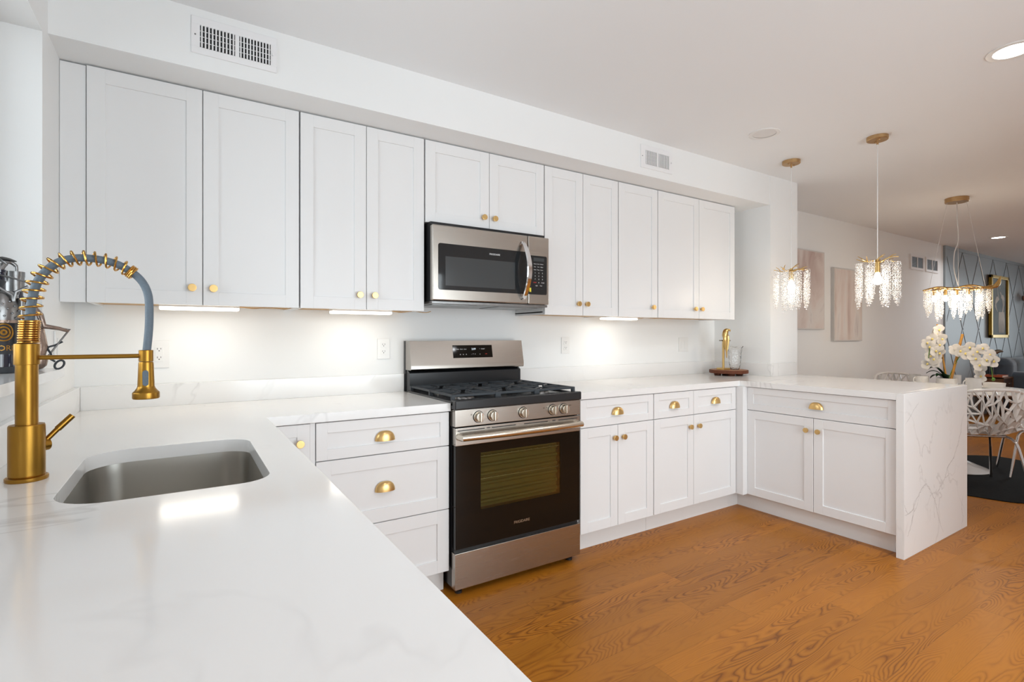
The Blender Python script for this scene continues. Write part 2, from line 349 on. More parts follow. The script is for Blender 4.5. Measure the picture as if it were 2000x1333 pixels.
def obj(name, g, m, parent=None, smooth=None, org=None, label=None):
    """g in world coordinates when the thing is unrotated, else in the thing's own coordinates"""
    bmesh.ops.recalc_face_normals(g.bm, faces=g.bm.faces)
    o_ = ORG[parent.name] if parent else Vector(org or (0, 0, 0))
    if o_.length: g.bm.transform(Matrix.Translation(-o_))
    me = bpy.data.meshes.new(name); 
    sm = smooth if smooth is not None else 0.7
    if sm:
        for f in g.bm.faces: f.smooth = True
        for e in g.bm.edges:
            if len(e.link_faces) == 2 and e.calc_face_angle(0) > sm: e.smooth = False
    g.bm.to_mesh(me); g.bm.free()
    for mm in (m if isinstance(m, list) else [m]): me.materials.append(mm if not isinstance(mm, str) else M[mm])
    o = bpy.data.objects.new(name, me); C.objects.link(o)
    if parent: o.parent = parent; ORG[o.name] = ORG[parent.name]
    else: o.location = o_; ORG[o.name] = o_
    if sm:
        wn = o.modifiers.new('weighted_normals', 'WEIGHTED_NORMAL'); wn.keep_sharp = True; wn.weight = 90
    if label: o['label'] = label
    return o
def struct(name, g, m, parent=None, smooth=None):
    o = obj(name, g, m, parent, smooth)
    if not parent: o['kind'] = 'structure'
    return o
def copy_tree(o, loc=None, rz=None, label=None, group=None, parent=None):
    c = o.copy(); C.objects.link(c)
    if parent: c.parent = parent
    if loc is not None: c.location = loc
    if rz is not None: c.rotation_euler = (0, 0, rz)
    if label: c['label'] = label
    if group: c['group'] = group
    for ch in list(o.children): copy_tree(ch, parent=c)
    return c
def text(name, s, size, m, parent, loc, rot, ext=0.0004, align='CENTER', org=True):
    cu = bpy.data.curves.new('t', 'FONT'); cu.body = s; cu.size = size; cu.extrude = ext; cu.align_x = align; cu.align_y = 'CENTER'; cu.resolution_u = 3
    to = bpy.data.objects.new('t', cu); C.objects.link(to)
    dg = bpy.context.evaluated_depsgraph_get(); me = bpy.data.meshes.new_from_object(to.evaluated_get(dg)); me.name = name
    bpy.data.objects.remove(to)
    mt = Matrix.Translation(Vector(loc)-ORG[parent.name]) @ rot.to_4x4(); me.transform(mt)
    me.materials.clear(); me.materials.append(M[m])
    o = bpy.data.objects.new(name, me); C.objects.link(o); o.parent = parent; ORG[o.name] = ORG[parent.name]; return o
RY = Matrix.Rotation(PI/2, 3, 'X')                      # text facing -Y
RX = Matrix.Rotation(-PI/2, 3, 'Z') @ RY                # facing -X

# ================================================================ room shell
CZ = 2.508; YB = -4.55; XE = 14.5
struct('floor', G().box(-0.3, XE+0.2, YB-0.2, 0.15, -0.12, 0.0), 'floor')
struct('ceiling', G().box(-0.3, XE+0.2, YB-0.2, 0.15, CZ, CZ+0.12), 'ceiling')
struct('wall_back', G().box(0, XE+0.2, 0, 0.15, 0, CZ), 'wall')
def holed(axis, a0, a1, t0, t1, holes):
    g = G(); z0, z1 = 0, CZ
    def bb(u0, u1, w0, w1):
        if u1-u0 < 1e-4 or w1-w0 < 1e-4: return
        if axis == 'x': g.box(u0, u1, t0, t1, w0, w1)
        else: g.box(t0, t1, u0, u1, w0, w1)
    c = a0
    for (h0, h1, hz0, hz1) in sorted(holes):
        bb(c, h0, z0, z1); bb(h0, h1, z0, hz0); bb(h0, h1, hz1, z1); c = h1
    bb(c, a1, z0, z1); return g
JY = -0.594
struct('wall_left', holed('y', YB, 0.15, -0.22, 0, [(-2.0, JY, 1.097, 2.24)]), 'wall')
struct('wall_right', holed('y', YB, 0.0, XE, XE+0.2, [(-3.4, -1.0, 0.7, 2.25)]), 'wall')
struct('wall_front', holed('x', 0, XE, YB-0.2, YB, [(0.9, 3.5, 0.02, 2.15), (7.0, 7.95, 0.02, 2.1)]), 'wall')
def window(name, axis, a0, a1, z0, z1, t, cols, rows=1):
    g = G(); fr = 0.05
    def bb(u0, u1, w0, w1, d=0.03):
        if axis == 'x': g.box(u0, u1, t-d, t+d, w0, w1)
        else: g.box(t-d, t+d, u0, u1, w0, w1)
    bb(a0, a0+fr, z0, z1); bb(a1-fr, a1, z0, z1); bb(a0, a1, z0, z0+fr); bb(a0, a1, z1-fr, z1)
    for i in range(1, cols):
        u = a0+(a1-a0)*i/cols; bb(u-0.02, u+0.02, z0, z1, 0.02)
    for i in range(1, rows):
        u = z0+(z1-z0)*i/rows; bb(a0, a1, u-0.018, u+0.018, 0.02)
    o = struct(name, g, 'plastic')
    p = G(); 
    if axis == 'x': p.box(a0+fr, a1-fr, t-0.004, t+0.004, z0+fr, z1-fr)
    else: p.box(t-0.004, t+0.004, a0+fr, a1-fr, z0+fr, z1-fr)
    obj('pane', p, 'pane', o); return o
window('window_1', 'y', -2.0, JY, 1.127, 2.24, -0.185, 2)
window('window_2', 'y', -3.4, -1.0, 0.7, 2.25, XE+0.1, 3, 2)
window('door_1', 'x', 0.9, 3.5, 0.02, 2.15, YB-0.1, 2)
d2 = struct('door_2', G().box(7.0, 7.95, YB-0.12, YB-0.07, 0.02, 2.1), 'plastic')
obj('door_handle', G().cyl((7.08, YB-0.07, 1.0), (7.08, YB-0.03, 1.0), 0.012).ball((7.08, YB-0.015, 1.0), 0.028), 'brass', d2)
# soffit over the cabinets and pier at its end
SF = -0.512
struct('ceiling_soffit', G().box(0, 4.303, SF, 0, 2.2735, CZ), 'wall')
struct('wall_pier', G().box(4.303, 4.695, SF-0.004, 0, 0, CZ), 'wall')
# window sill of quartz
struct('trim_1', G().box(-0.16, 0.052, -2.03, -0.572, 1.0965, 1.1265, 0.002).box(-0.16, -0.001, -2.0, JY-0.001, 1.0965, 1.1264), 'quartz')
# slate blue panelled wall of the living area, diamond battens in the same mesh
g = G(); BX0 = 9.40
g.box(BX0, XE, -0.018, 0, 0, CZ)
g.box(BX0, XE, -0.026, -0.018, CZ-0.045, CZ)
g.box(BX0, BX0+0.05, -0.026, -0.018, 0, CZ-0.045)
def clip_seg(x0, z0, x1, z1):
    a = max(BX0+0.05, min(x0, x1)); x0, z0, x1, z1 = (x0, z0, x1, z1) if x0 < x1 else (x1, z1, x0, z0); b = min(XE, max(x0, x1))
    if a >= b: return None
    f = lambda x: z0+(z1-z0)*(x-x0)/(x1-x0)
    return a, f(a), b, f(b)
for k in range(-3, 10):
    for sgn in (1, -1):
        xa = 10.08+k*0.66; w2 = 1.44*sgn
        sgm = clip_seg(xa, CZ-0.045, xa+w2, 0)
        if not sgm: continue
        x0, z0, x1, z1 = sgm; d = Vector((x1-x0, 0, z1-z0)); nn = Vector((-d.z, 0, d.x)).normalized()*0.012
        vs = []
        for (p, s_) in (((x0, z0), 1), ((x0, z0), -1), ((x1, z1), -1), ((x1, z1), 1)):
            for y in (-0.018, -0.0235): vs.append(g.bm.verts.new(Vector((p[0], y, p[1]))+nn*s_))
        F = lambda *i: g.bm.faces.new([vs[j] for j in i])
        F(1, 3, 5, 7); F(0, 2, 4, 6); F(0, 1, 3, 2); F(2, 3, 5, 4); F(4, 5, 7, 6); F(6, 7, 1, 0)
struct('wall_living', g, 'blue')
struct('baseboard_back', G().box(4.695, BX0, -0.014, 0, 0, 0.12, 0.003), 'plastic')

# ================================================================ cabinets
def shaker(g, a0, a1, z0, z1, t0, t1, rail=0.057, axis='y', rec=0.007):
    """door in plane; t0 = back, t1 = front face coordinate (outwards); axis = normal axis"""
    def bb(u0, u1, w0, w1, p0, p1, bev=0.0):
        if axis == 'y': g.box(u0, u1, min(p0, p1), max(p0, p1), w0, w1, bev, 1)
        else: g.box(min(p0, p1), max(p0, p1), u0, u1, w0, w1, bev, 1)
    sgn = 1 if t1 > t0 else -1
    bb(a0, a0+rail, z0, z1, t0, t1, 0.0012); bb(a1-rail, a1, z0, z1, t0, t1, 0.0012)
    bb(a0+rail-0.001, a1-rail+0.001, z1-rail, z1, t0, t1-sgn*0.0001, 0.0012); bb(a0+rail-0.001, a1-rail+0.001, z0, z0+rail, t0, t1-sgn*0.0001, 0.0012)
    bb(a0+rail-0.002, a1-rail+0.002, z0+rail-0.002, z1-rail+0.002, t0, t1-sgn*rec)
    return g
def knob_g(p, n):
    p = Vector(p); n = Vector(n); g = G()
    g.cyl(p, p+n*0.016, 0.0065, 0.0055, 14); g.cyl(p+n*0.015, p+n*0.026, 0.0155, 0.016, 20, 0.0015)
    g.cyl(p+n*0.0259, p+n*0.0266, 0.012, 0.012, 20)
    return g
def cup_g(p, n, w=0.045, h=0.043):
    """half-dome cup pull: p centre of its top edge on the drawer, n outward normal (axis aligned)"""
    g = G(); t = bmesh.new(); nu, nv = 22, 10; rows = []
    # quarter ellipsoid, open at the bottom, flat against the drawer
    for j in range(nv+1):
        e = j/nv*PI/2            # elevation from the open rim (0) to the top (pi/2)
        row = []
        for i in range(nu+1):
            a = PI*i/nu          # left .. front .. right
            row.append(t.verts.new((-w*math.cos(a)*math.cos(e)**0.75, -0.024*math.sin(a)*math.cos(e)**0.5, h*math.sin(e)-h*0.55)))
        rows.append(row)
    for j in range(nv):
        for i in range(nu):
            t.faces.new((rows[j][i], rows[j][i+1], rows[j+1][i+1], rows[j+1][i]))
    bmesh.ops.remove_doubles(t, verts=t.verts, dist=1e-5); bmesh.ops.recalc_face_normals(t, faces=t.faces)
    r = bmesh.ops.solidify(t, geom=t.faces[:], thickness=0.002)
    ang = math.atan2(n[1], n[0])+PI/2
    g.add(t, Matrix.Translation(p) @ Matrix.Rotation(ang, 4, 'Z'))
    return g
UY = -0.333; UZ0, UZ1 = 1.3630, 2.2700
def upper(x0, x1, z0, splits, knobs, label, kz):
    t = thing('wall_cabinet', label, 'cabinet', ((x0+x1)/2, -0.16, z0))
    g = G(); g.box(x0+0.0005, x1-0.0005, -0.311, -0.0005, z0+0.012, UZ1, 0.001, 1)
    g.box(x0+0.0005, x0+0.018, -0.311, -0.0005, z0+0.001, z0+0.02); g.box(x1-0.018, x1-0.0005, -0.311, -0.0005, z0+0.001, z0+0.02); g.box(x0+0.018, x1-0.018, -0.311, -0.293, z0+0.001, z0+0.02)
    obj('body', g, 'cab', t)
    obj('underside_panel', G().box(x0+0.018, x1-0.018, -0.293, -0.002, z0+0.008, z0+0.012), 'rawwood', t, label='raw wood underside')
    e = [x0]+splits+[x1]
    for i in range(len(e)-1):
        a = e[i]+0.0015; b = e[i+1]-0.0015
        d = obj('door', shaker(G(), a, b, z0, UZ1-0.003, -0.3125, UY), 'cab', t)
        if i < len(knobs) and knobs[i] is not None: obj('knob', knob_g((knobs[i], UY, kz), (0, -1, 0)), 'brass', d)
    return t
U1 = upper(0.079, 0.8385, UZ0, [0.459], [0.421, 0.497], 'widest white shaker wall cabinet at the far left above the sink corner', 1.434)
f = obj('filler_strip', G().box(0.001, 0.0775, -0.322, -0.300, UZ0, UZ1-0.002, 0.001, 1), 'cab', U1)
upper(0.8425, 1.4520, UZ0, [1.1485], [1.112, 1.185], 'white shaker wall cabinet directly left of the microwave', 1.434)
upper(1.4570, 2.2250, 1.834, [1.8445], [1.803, 1.873], 'short white shaker wall cabinet mounted above the microwave', 1.897)
upper(2.2290, 2.8365, UZ0, [2.531], [2.486, 2.556], 'white two-door wall cabinet directly right of the microwave', 1.436)
upper(2.8400, 3.2175, UZ0, [], [3.160], 'narrow white single-door wall cabinet with one brass knob', 1.434)
upper(3.2210, 4.1090, UZ0, [3.669], [3.612, 3.688], 'white two-door wall cabinet at the right end beside the pier', 1.435)

BY = -0.631
def toe(g, *a): g.box(*a)
def base(name_label, x0, x1, drawers, doors, toe_y=-0.565):
    """drawers: list of (x0,x1,z0,z1), doors: (x0,x1,z0,z1,knobx)"""
    t = thing('base_cabinet', name_label, 'cabinet', ((x0+x1)/2, -0.3, 0))
    g = G(); g.box(x0+0.0005, x1-0.0005, -0.609, -0.0005, 0.114, 0.8755, 0.001, 1)
    obj('body', g, 'cab', t)
    obj('toe_kick', G().box(x0+0.0005, x1-0.0005, toe_y, -0.02, 0.0, 0.1135), 'toe', t)
    for (a, b, c, d) in drawers:
        rail = 0.045 if d-c < 0.2 else 0.06
        o = obj('drawer', shaker(G(), a+0.0015, b-0.0015, c+0.0015, d-0.0015, -0.6105, BY, rail), 'cab', t)
        obj('cup_pull', cup_g(((a+b)/2 - (0.01 if b-a > 0.5 else 0), BY, 0.795 if d-c < 0.2 else c+0.16), (0, -1)), 'brass', o)
    for (a, b, c, d, kx) in doors:
        o = obj('door', shaker(G(), a+0.0015, b-0.0015, c+0.0015, d-0.0015, -0.6105, BY), 'cab', t)
        if kx: obj('knob', knob_g((kx, BY, d-0.075), (0, -1, 0)), 'brass', o)
    return t
t = base('white corner base cabinet whose single narrow door shows beside the sink counter', 0.0, 0.849, [], [])
obj('filler_strip', G().box(0.8295, 0.8485, -0.6245, -0.6095, 0.1155, 0.873), 'cab', t)
o = obj('door', shaker(G(), 0.640, 0.828, 0.1155, 0.872, -0.6105, BY, 0.05), 'cab', t); obj('knob', knob_g((0.787, BY, 0.796), (0, -1, 0)), 'brass', o)
base('white base cabinet with three drawers left of the range', 0.850, 1.4545, [(0.850, 1.4545, 0.712, 0.873), (0.850, 1.4545, 0.411, 0.711), (0.850, 1.4545, 0.114, 0.410)], [])
base('white base cabinet right of the range, one wide drawer over two doors', 2.2560, 2.8500, [(2.2600, 2.8490, 0.712, 0.873)], [(2.2600, 2.5480, 0.114, 0.711, 2.515), (2.5480, 2.8490, 0.114, 0.711, 2.585)])
base('white base cabinet with two small drawers side by side, at the inner corner', 2.8505, 3.690, [(2.8530, 3.2310, 0.712, 0.873), (3.2310, 3.6870, 0.712, 0.873)], [(2.8530, 3.2310, 0.114, 0.711, 3.186), (3.2310, 3.6870, 0.114, 0.711, 3.272)])
# peninsula cabinet facing -X
PX = 3.740
t = thing('base_cabinet', 'white peninsula cabinet with a wide drawer above a pair of doors', 'cabinet', (4.0, -1.1, 0))
obj('body', G().box(3.761, 4.36, -1.598, -0.6, 0.114, 0.8755, 0.001, 1).box(3.6905, 4.30, -0.60, -0.003, 0.114, 0.8755), 'cab', t)
obj('corner_post', G().box(3.6910, 3.752, -0.684, -0.6105, 0.114, 0.8755, 0.001, 1), 'cab', t)
obj('toe_kick', G().box(3.80, 4.34, -1.598, -0.53, 0.0, 0.1135).box(3.6905, 3.80, -0.565, -0.02, 0, 0.1135), 'toe', t)
obj('back_panel', G().box(4.361, 4.376, -1.598, -0.525, 0.0, 0.8755), 'cab', t)
o = obj('drawer', shaker(G(), -1.5985, -0.685, 0.7135, 0.8715, 3.7605, PX, 0.045, 'x'), 'cab', t)
obj('cup_pull', cup_g((PX, -1.158, 0.795), (-1, 0)), 'brass', o)
for a, b, k in ((-1.139, -0.685, -1.103), (-1.5985, -1.142, -1.176)):
    o = obj('door', shaker(G(), a, b, 0.1155, 0.7095, 3.7605, PX, 0.057, 'x'), 'cab', t)
    obj('knob', knob_g((PX, k, 0.632), (-1, 0, 0)), 'brass', o)
# sink run, doors facing +X
t = thing('base_cabinet', 'white sink base cabinet under the undermount sink along the window wall', 'cabinet', (0.3, -1.5, 0))
obj('body', G().box(0.0005, 0.60, -2.5, -1.80, 0.114, 0.8755).box(0.0005, 0.60, -1.799, -0.84, 0.114, 0.62).box(0.58, 0.60, -1.799, -0.84, 0.62, 0.8755).box(0.0005, 0.60, -0.86, -0.6105, 0.114, 0.8755), 'cab', t)
obj('toe_kick', G().box(0.02, 0.55, -2.5, -0.6105, 0, 0.1135), 'toe', t)
for a, b, k in ((-2.495, -1.85, -1.9), (-1.847, -1.33, -1.37), (-1.327, -0.86, -1.29)):
    o = obj('door', shaker(G(), a, b, 0.1155, 0.872, 0.6005, 0.622, 0.057, 'x'), 'cab', t)
    obj('knob', knob_g((0.622, k, 0.80), (1, 0, 0)), 'brass', o)

# ================================================================ countertops
def rrect(x0, x1, y0, y1, r, n=8, rs=None):
    rs = rs or [r]*4; pts = []
    for (cx, cy, a0, rr) in ((x1, y1, 0, rs[0]), (x0, y1, PI/2, rs[1]), (x0, y0, PI, rs[2]), (x1, y0, 1.5*PI, rs[3])):
        sx = -1 if cx == x1 else 1; sy = -1 if cy == y1 else 1
        for i in range(n+1):
            a = a0+PI/2*i/n; pts.append((cx+sx*rr+math.cos(a)*rr, cy+sy*rr+math.sin(a)*rr))
    return pts
SK = dict(x0=0.176, x1=0.562, y0=-1.605, y1=-1.043)
CT, CB = 0.914, 0.876
t = thing('countertop', 'white quartz countertop with sink cutout running from window wall to the range', 'countertop', (0.3, -0.6, CB))
poly = [(0.001, -0.001), (1.4575, -0.001), (1.4575, -0.640), (0.666, -0.640), (0.666, -2.52), (0.001, -2.52)]
hole = rrect(SK['x0'], SK['x1'], SK['y0'], SK['y1'], 0.085, 8, [0.07, 0.10, 0.10, 0.07])
obj('slab', G().prism(poly, CB, CT, 0.0015, [hole]), 'quartz', t, smooth=0.4)
obj('backsplash', G().box(0.0215, 1.4575, -0.020, -0.0005, CT, 1.0155, 0.001, 1), 'quartz', t)
obj('backsplash', G().box(0.0005, 0.0210, -2.52, -0.0005, CT, 1.0155, 0.001, 1), 'quartz', t)
t = thing('countertop', 'white quartz peninsula countertop with a waterfall end panel down to the floor', 'countertop', (3.2, -0.6, 0))
poly = [(2.2225, -0.001), (4.302, -0.001), (4.302, SF-0.0055), (4.6565, SF-0.0055), (4.6565, -1.6003), (3.719, -1.6003), (3.719, -0.640), (2.2225, -0.640)]
obj('slab', G().prism(poly, CB, CT, 0.0015), 'quartz', t, smooth=0.4)
M['vein'] = mat('grey_quartz_vein', (0.55, 0.54, 0.535), 0.14)
g = G(); g.box(3.719, 4.6565, -1.6400, -1.6005, 0.0, CT, 0.0010, 1)
VEINS = [[(3.722, 0.241), (3.77, 0.247), (3.823, 0.254), (3.878, 0.311), (3.947, 0.358), (4.011, 0.377), (4.07, 0.323), (4.129, 0.265), (4.152, 0.218), (4.205, 0.116), (4.268, 0.026)], [(4.129, 0.265), (4.182, 0.305), (4.284, 0.366), (4.324, 0.423), (4.422, 0.473), (4.489, 0.545), (4.541, 0.62), (4.558, 0.684), (4.611, 0.745)], [(3.843, 0.25), (3.803, 0.181), (3.75, 0.106)], [(3.731, 0.739), (3.843, 0.815), (3.926, 0.867)], [(4.558, 0.015), (4.584, 0.075), (4.558, 0.145), (4.584, 0.223)], [(3.878, 0.311), (3.83, 0.29), (3.85, 0.243), (3.891, 0.279), (3.926, 0.332)], [(4.284, 0.366), (4.348, 0.378), (4.324, 0.423)], [(3.722, 0.31), (3.744, 0.263), (3.783, 0.239)], [(4.129, 0.265), (4.122, 0.193), (4.144, 0.143)]]
rv = random.Random(5)
for vi, v_ in enumerate(VEINS):
    for rep in range(2 if vi < 3 else 1):
        pp = []
        for a_, b_ in zip(v_, v_[1:]):
            for k in range(6): pp.append((a_[0]+(b_[0]-a_[0])*k/6+rv.uniform(-0.004, 0.004)+rep*rv.uniform(0.003, 0.012), a_[1]+(b_[1]-a_[1])*k/6+rv.uniform(-0.004, 0.004)))
        row = []
        for k, (x, z) in enumerate(pp):
            x2, z2 = pp[min(k+1, len(pp)-1)]; x1, z1 = pp[max(k-1, 0)]; d = Vector((x2-x1, 0, z2-z1)).normalized(); nn = Vector((-d.z, 0, d.x))*(rv.uniform(0.0006, 0.0022)*math.sin(PI*(k+0.5)/len(pp))**0.5+0.0002)
            c_ = Vector((max(x, 3.7215), -1.64015, z)); row.append((g.bm.verts.new(c_+nn), g.bm.verts.new(c_-nn)))
        for A, B in zip(row, row[1:]):
            f_ = g.bm.faces.new((A[0], B[0], B[1], A[1])); f_.material_index = 1
obj('waterfall_panel', g, ['quartz', 'vein'], t, label='veined quartz end panel')
obj('backsplash', G().box(2.2225, 4.2815, -0.020, -0.0005, CT, 1.0155, 0.001, 1), 'quartz', t)
obj('backsplash', G().box(4.2825, 4.3025, SF-0.025, -0.0005, CT, 1.0135, 0.001, 1), 'quartz', t)
obj('backsplash', G().box(4.3030, 4.6565, SF-0.025, SF-0.0055, CT, 1.0135, 0.001, 1), 'quartz', t)

# ================================================================ sink
t = thing('undermount_sink', 'stainless steel undermount sink basin set into white countertop', 'sink', (0.369, -1.32, 0.68))
b = bmesh.new(); rings = []
for (gr, z, rr) in ((-0.004, CB, 0.0), (0.0, CB-0.001, 0.0), (0.002, CB-0.03, 0.0), (0.006, 0.72, 0.0), (0.02, 0.690, 0.0), (0.05, 0.682, 0.0), (0.12, 0.678, 0)):
    pts = rrect(SK['x0']-0.002+gr, SK['x1']+0.002-gr, SK['y0']-0.002+gr, SK['y1']+0.002-gr, 0.08, 8, [max(0.02, 0.075-gr*0.3)]*4 if gr < 0.1 else [0.05]*4)
    rings.append([b.verts.new((x, y, z)) for x, y in pts])
for A, B in zip(rings, rings[1:]):
    n_ = len(A)
    for k in range(n_): b.faces.new((A[k], A[(k+1) % n_], B[(k+1) % n_], B[k]))
b.faces.new(rings[-1])
bmesh.ops.recalc_face_normals(b, faces=b.faces); bmesh.ops.solidify(b, geom=b.faces[:], thickness=-0.0015)
g = G(); g.add(b); obj('basin', g, 'steeldark', t)
obj('drain', G().lathe([(0.0, 0.003), (0.02, 0.003), (0.03, 0.004), (0.042, 0.006), (0.045, 0.003), (0.045, 0)], 0.369, -1.32, 28, 0.680), 'chrome', t, label='round chrome drain')

# ================================================================ faucet
FX, FY = 0.099, -1.315
t = thing('faucet', 'gold spring-neck kitchen faucet with pull-down spray head standing behind the sink', 'faucet', (FX, FY, CT))
obj('base_flange', G().lathe([(0, 0), (0.036, 0), (0.037, 0.002), (0.037, 0.008), (0.034, 0.010), (0, 0.010)], FX, FY, 36, CT), 'gold', t)
obj('valve_body', G().lathe([(0, 0.01), (0.0305, 0.01), (0.0315, 0.013), (0.0315, 0.120), (0.030, 0.1235), (0.0, 0.1235)], FX, FY, 40, CT), 'gold', t)
obj('post', G().lathe([(0.0195, 1.03), (0.0195, 1.175), (0.0, 1.175)], FX, FY, 36, 0), 'gold', t)
obj('collar', G().lathe([(0.0, 1.171), (0.0215, 1.171), (0.0222, 1.172), (0.0222, 1.216), (0.021, 1.2175), (0, 1.2175)], FX, FY, 36, 0), 'gold', t)
hp = [(0.101, 1.20), (0.102, 1.235), (0.104, 1.272), (0.107, 1.31), (0.113, 1.344), (0.123, 1.369), (0.14, 1.392), (0.159, 1.407), (0.185, 1.4155), (0.21, 1.4165), (0.236, 1.4135), (0.26, 1.406), (0.28, 1.394), (0.299, 1.378), (0.3125, 1.357), (0.320, 1.33), (0.3215, 1.29), (0.3205, 1.249), (0.317, 1.205), (0.316, 1.19)]
def catmull(p, n=8):
    out = []; P_ = [Vector(q) for q in p]
    for i in range(len(P_)-1):
        a = P_[max(i-1, 0)]; b_ = P_[i]; c = P_[i+1]; d = P_[min(i+2, len(P_)-1)]
        for k in range(n):
            u = k/n; out.append(0.5*((2*b_)+(c-a)*u+(2*a-5*b_+4*c-d)*u*u+(3*b_-a-3*c+d)*u**3))
    out.append(P_[-1]); return out
hpath = catmull([(x, FY, z) for x, z in hp], 6)
obj('hose', G().tube(hpath, 0.0088, 14), 'hose', t, label='grey braided hose')
# coil following the hose
def along(path):
    L = [0]
    for a, b_ in zip(path, path[1:]): L.append(L[-1]+(b_-a).length)
    return L
Ls = along(hpath)
def at(s_):
    import bisect
    i = min(max(bisect.bisect(Ls, s_)-1, 0), len(Ls)-2); u = (s_-Ls[i])/(Ls[i+1]-Ls[i]); p = hpath[i].lerp(hpath[i+1], u); return p, (hpath[i+1]-hpath[i]).normalized()
def coil(s0, s1, turns, rad, rw):
    pts = []; n_ = int(turns*16)
    for k in range(n_+1):
        s_ = s0+(s1-s0)*k/n_; p, d = at(s_); a = 2*PI*turns*k/n_
        nrm = Vector((0, 1, 0)); bn = d.cross(nrm).normalized(); r_ = rad(k/n_) if callable(rad) else rad
        pts.append(p+nrm*math.cos(a)*r_+bn*math.sin(a)*r_)
    return G().tube(pts, rw, 7)
obj('spring', coil(0.018, 0.070, 10, 0.0176, 0.0023), 'coil', t, label='tight gold coil above the collar')
sEnd = Ls[-1]*0.620
obj('spring', coil(0.071, sEnd, 15, lambda u: 0.0192-0.004*u, 0.0022), 'coil', t, label='open gold coil round the arched hose')
obj('spring', coil(sEnd, sEnd+0.013, 3, 0.0140, 0.0025), 'coil', t, label='closed coil end')
obj('support_arm', G().cyl((FX+0.015, FY, 1.186), (0.302, FY, 1.186), 0.0052, seg=16), 'gold', t)
obj('arm_ring', G().lathe([(0.0, 1.172), (0.0145, 1.172), (0.015, 1.173), (0.015, 1.199), (0.014, 1.200), (0, 1.200)], 0.315, FY, 32, 0), 'gold', t)
sp = obj('spray_head', G().lathe([(0, 1.171), (0.0145, 1.171), (0.0155, 1.167), (0.0165, 1.14), (0.0175, 1.112), (0.019, 1.107), (0.024, 1.100), (0.0272, 1.097), (0.0280, 1.095), (0.0280, 1.083), (0.0265, 1.081), (0, 1.081)], 0.315, FY, 36, 0), 'gold', t)
dv = Vector((cam.location.x-0.315, cam.location.y-FY, 0)).normalized()
g = G()
for zz0, zz1, rr_ in ((1.122, 1.148, 0.0062),):
    bp_ = [(math.cos(a)*rr_, (zz1-zz0)/2*(1 if math.sin(a) >= 0 else -1)+math.sin(a)*rr_) for a in [2*PI*k/24 for k in range(24)]]
    g.prism(bp_, 0, 0.004, 0.001)
g.map(Matrix.Translation((0.315, FY, 1.135)) @ Matrix.Rotation(0.12, 4, 'X') @ Matrix.Translation((0, -0.0195, 0)) @ Matrix.Rotation(PI/2, 4, 'X'))
obj('spray_button', g, 'hose', sp, label='grey oval spray button')
lv = obj('lever_handle', G().cyl((0.126, -1.2925, 0.994), (0.146, -1.286, 1.018), 0.0055, 0.0058, 16).cyl((0.146, -1.286, 1.018), (0.172, -1.2775, 1.047), 0.0072, 0.0068, 16, 0.001), 'gold', t)
obj('handle_pivot', G().cyl((0.115, -1.301, 0.986), (0.131, -1.288, 0.986), 0.0145, 0.0135, 20, 0.002), 'gold', t)

# ================================================================ range
RX0, RX1 = 1.4625, 2.2195; RYF = -0.679
t = thing('gas_range', 'stainless steel gas range with black oven door between the base cabinets', 'range', (1.84, -0.33, 0))
obj('body', G().box(RX0+0.002, RX1-0.002, -0.632, -0.03, 0.035, 0.900).box(RX0+0.02, RX1-0.02, -0.60, -0.05, 0.02, 0.035), 'black', t)
# cooktop deck with a raised rim
g = G(); g.box(RX0-0.004, RX1+0.002, -0.655, -0.045, 0.9005, 0.915, 0.003)
g.box(RX0-0.004, RX1+0.002, -0.690, -0.640, 0.884, 0.930, 0.007, 3)
g.box(RX0-0.004, RX0+0.010, -0.66, -0.06, 0.9005, 0.924, 0.003); g.box(RX1-0.010, RX1+0.002, -0.66, -0.06, 0.9005, 0.924, 0.003)
obj('cooktop', g, 'black', t)
bpos = [(1.60, -0.50, 0.045), (1.60, -0.22, 0.035), (2.08, -0.50, 0.045), (2.08, -0.22, 0.035), (1.84, -0.36, 0.04)]
for (x, y, r) in bpos:
    bn = obj('burner', G().lathe([(0, 0.915), (r+0.008, 0.915), (r+0.006, 0.922), (r-0.002, 0.928), (0, 0.928)], x, y, 28), 'steelpol', t)
    obj('burner_cap', G().lathe([(0, 0.928), (r-0.004, 0.928), (r-0.003, 0.934), (r-0.010, 0.937), (0, 0.937)], x, y, 28), 'black', bn)
def grate(x0, x1):
    g = G(); y0, y1 = -0.628, -0.095; zt, bw = 0.952, 0.006
    def bar(xa, ya, xb, yb, h=0.012):
        d = Vector((xb-xa, yb-ya, 0)); L = d.length; a = math.atan2(d.y, d.x); q = G(); q.box(0, L, -bw, bw, -h, 0, 0.002, 1); q.map(Matrix.Translation((xa, ya, zt)) @ Matrix.Rotation(a, 4, 'Z'))
        me = bpy.data.meshes.new('x'); q.bm.to_mesh(me); g.bm.from_mesh(me); bpy.data.meshes.remove(me)
    for (a, b, c, d) in ((x0, y0, x1, y0), (x0, y1, x1, y1), (x0, y0, x0, y1), (x1, y0, x1, y1)): bar(a, b, c, d)
    xm = (x0+x1)/2; ym = (y0+y1)/2; bar(x0, ym, x1, ym)
    for yy in (y0+(ym-y0)/2, ym+(y1-ym)/2):
        bar(x0, yy, xm-0.03, yy); bar(xm+0.03, yy, x1, yy)
        bar(xm, yy-0.13, xm, yy-0.03); bar(xm, yy+0.03, xm, yy+0.13)
        for sx in (-1, 1):
            for sy in (-1, 1): bar(xm+sx*0.11, yy+sy*0.10, xm+sx*0.035, yy+sy*0.032)
    for (x, y) in ((x0, y0), (x1, y0), (x0, y1), (x1, y1), (x0, ym), (x1, ym)):
        g.box(x-0.009, x+0.009, y-0.010, y+0.008, 0.916, zt, 0.002, 1)
    return g
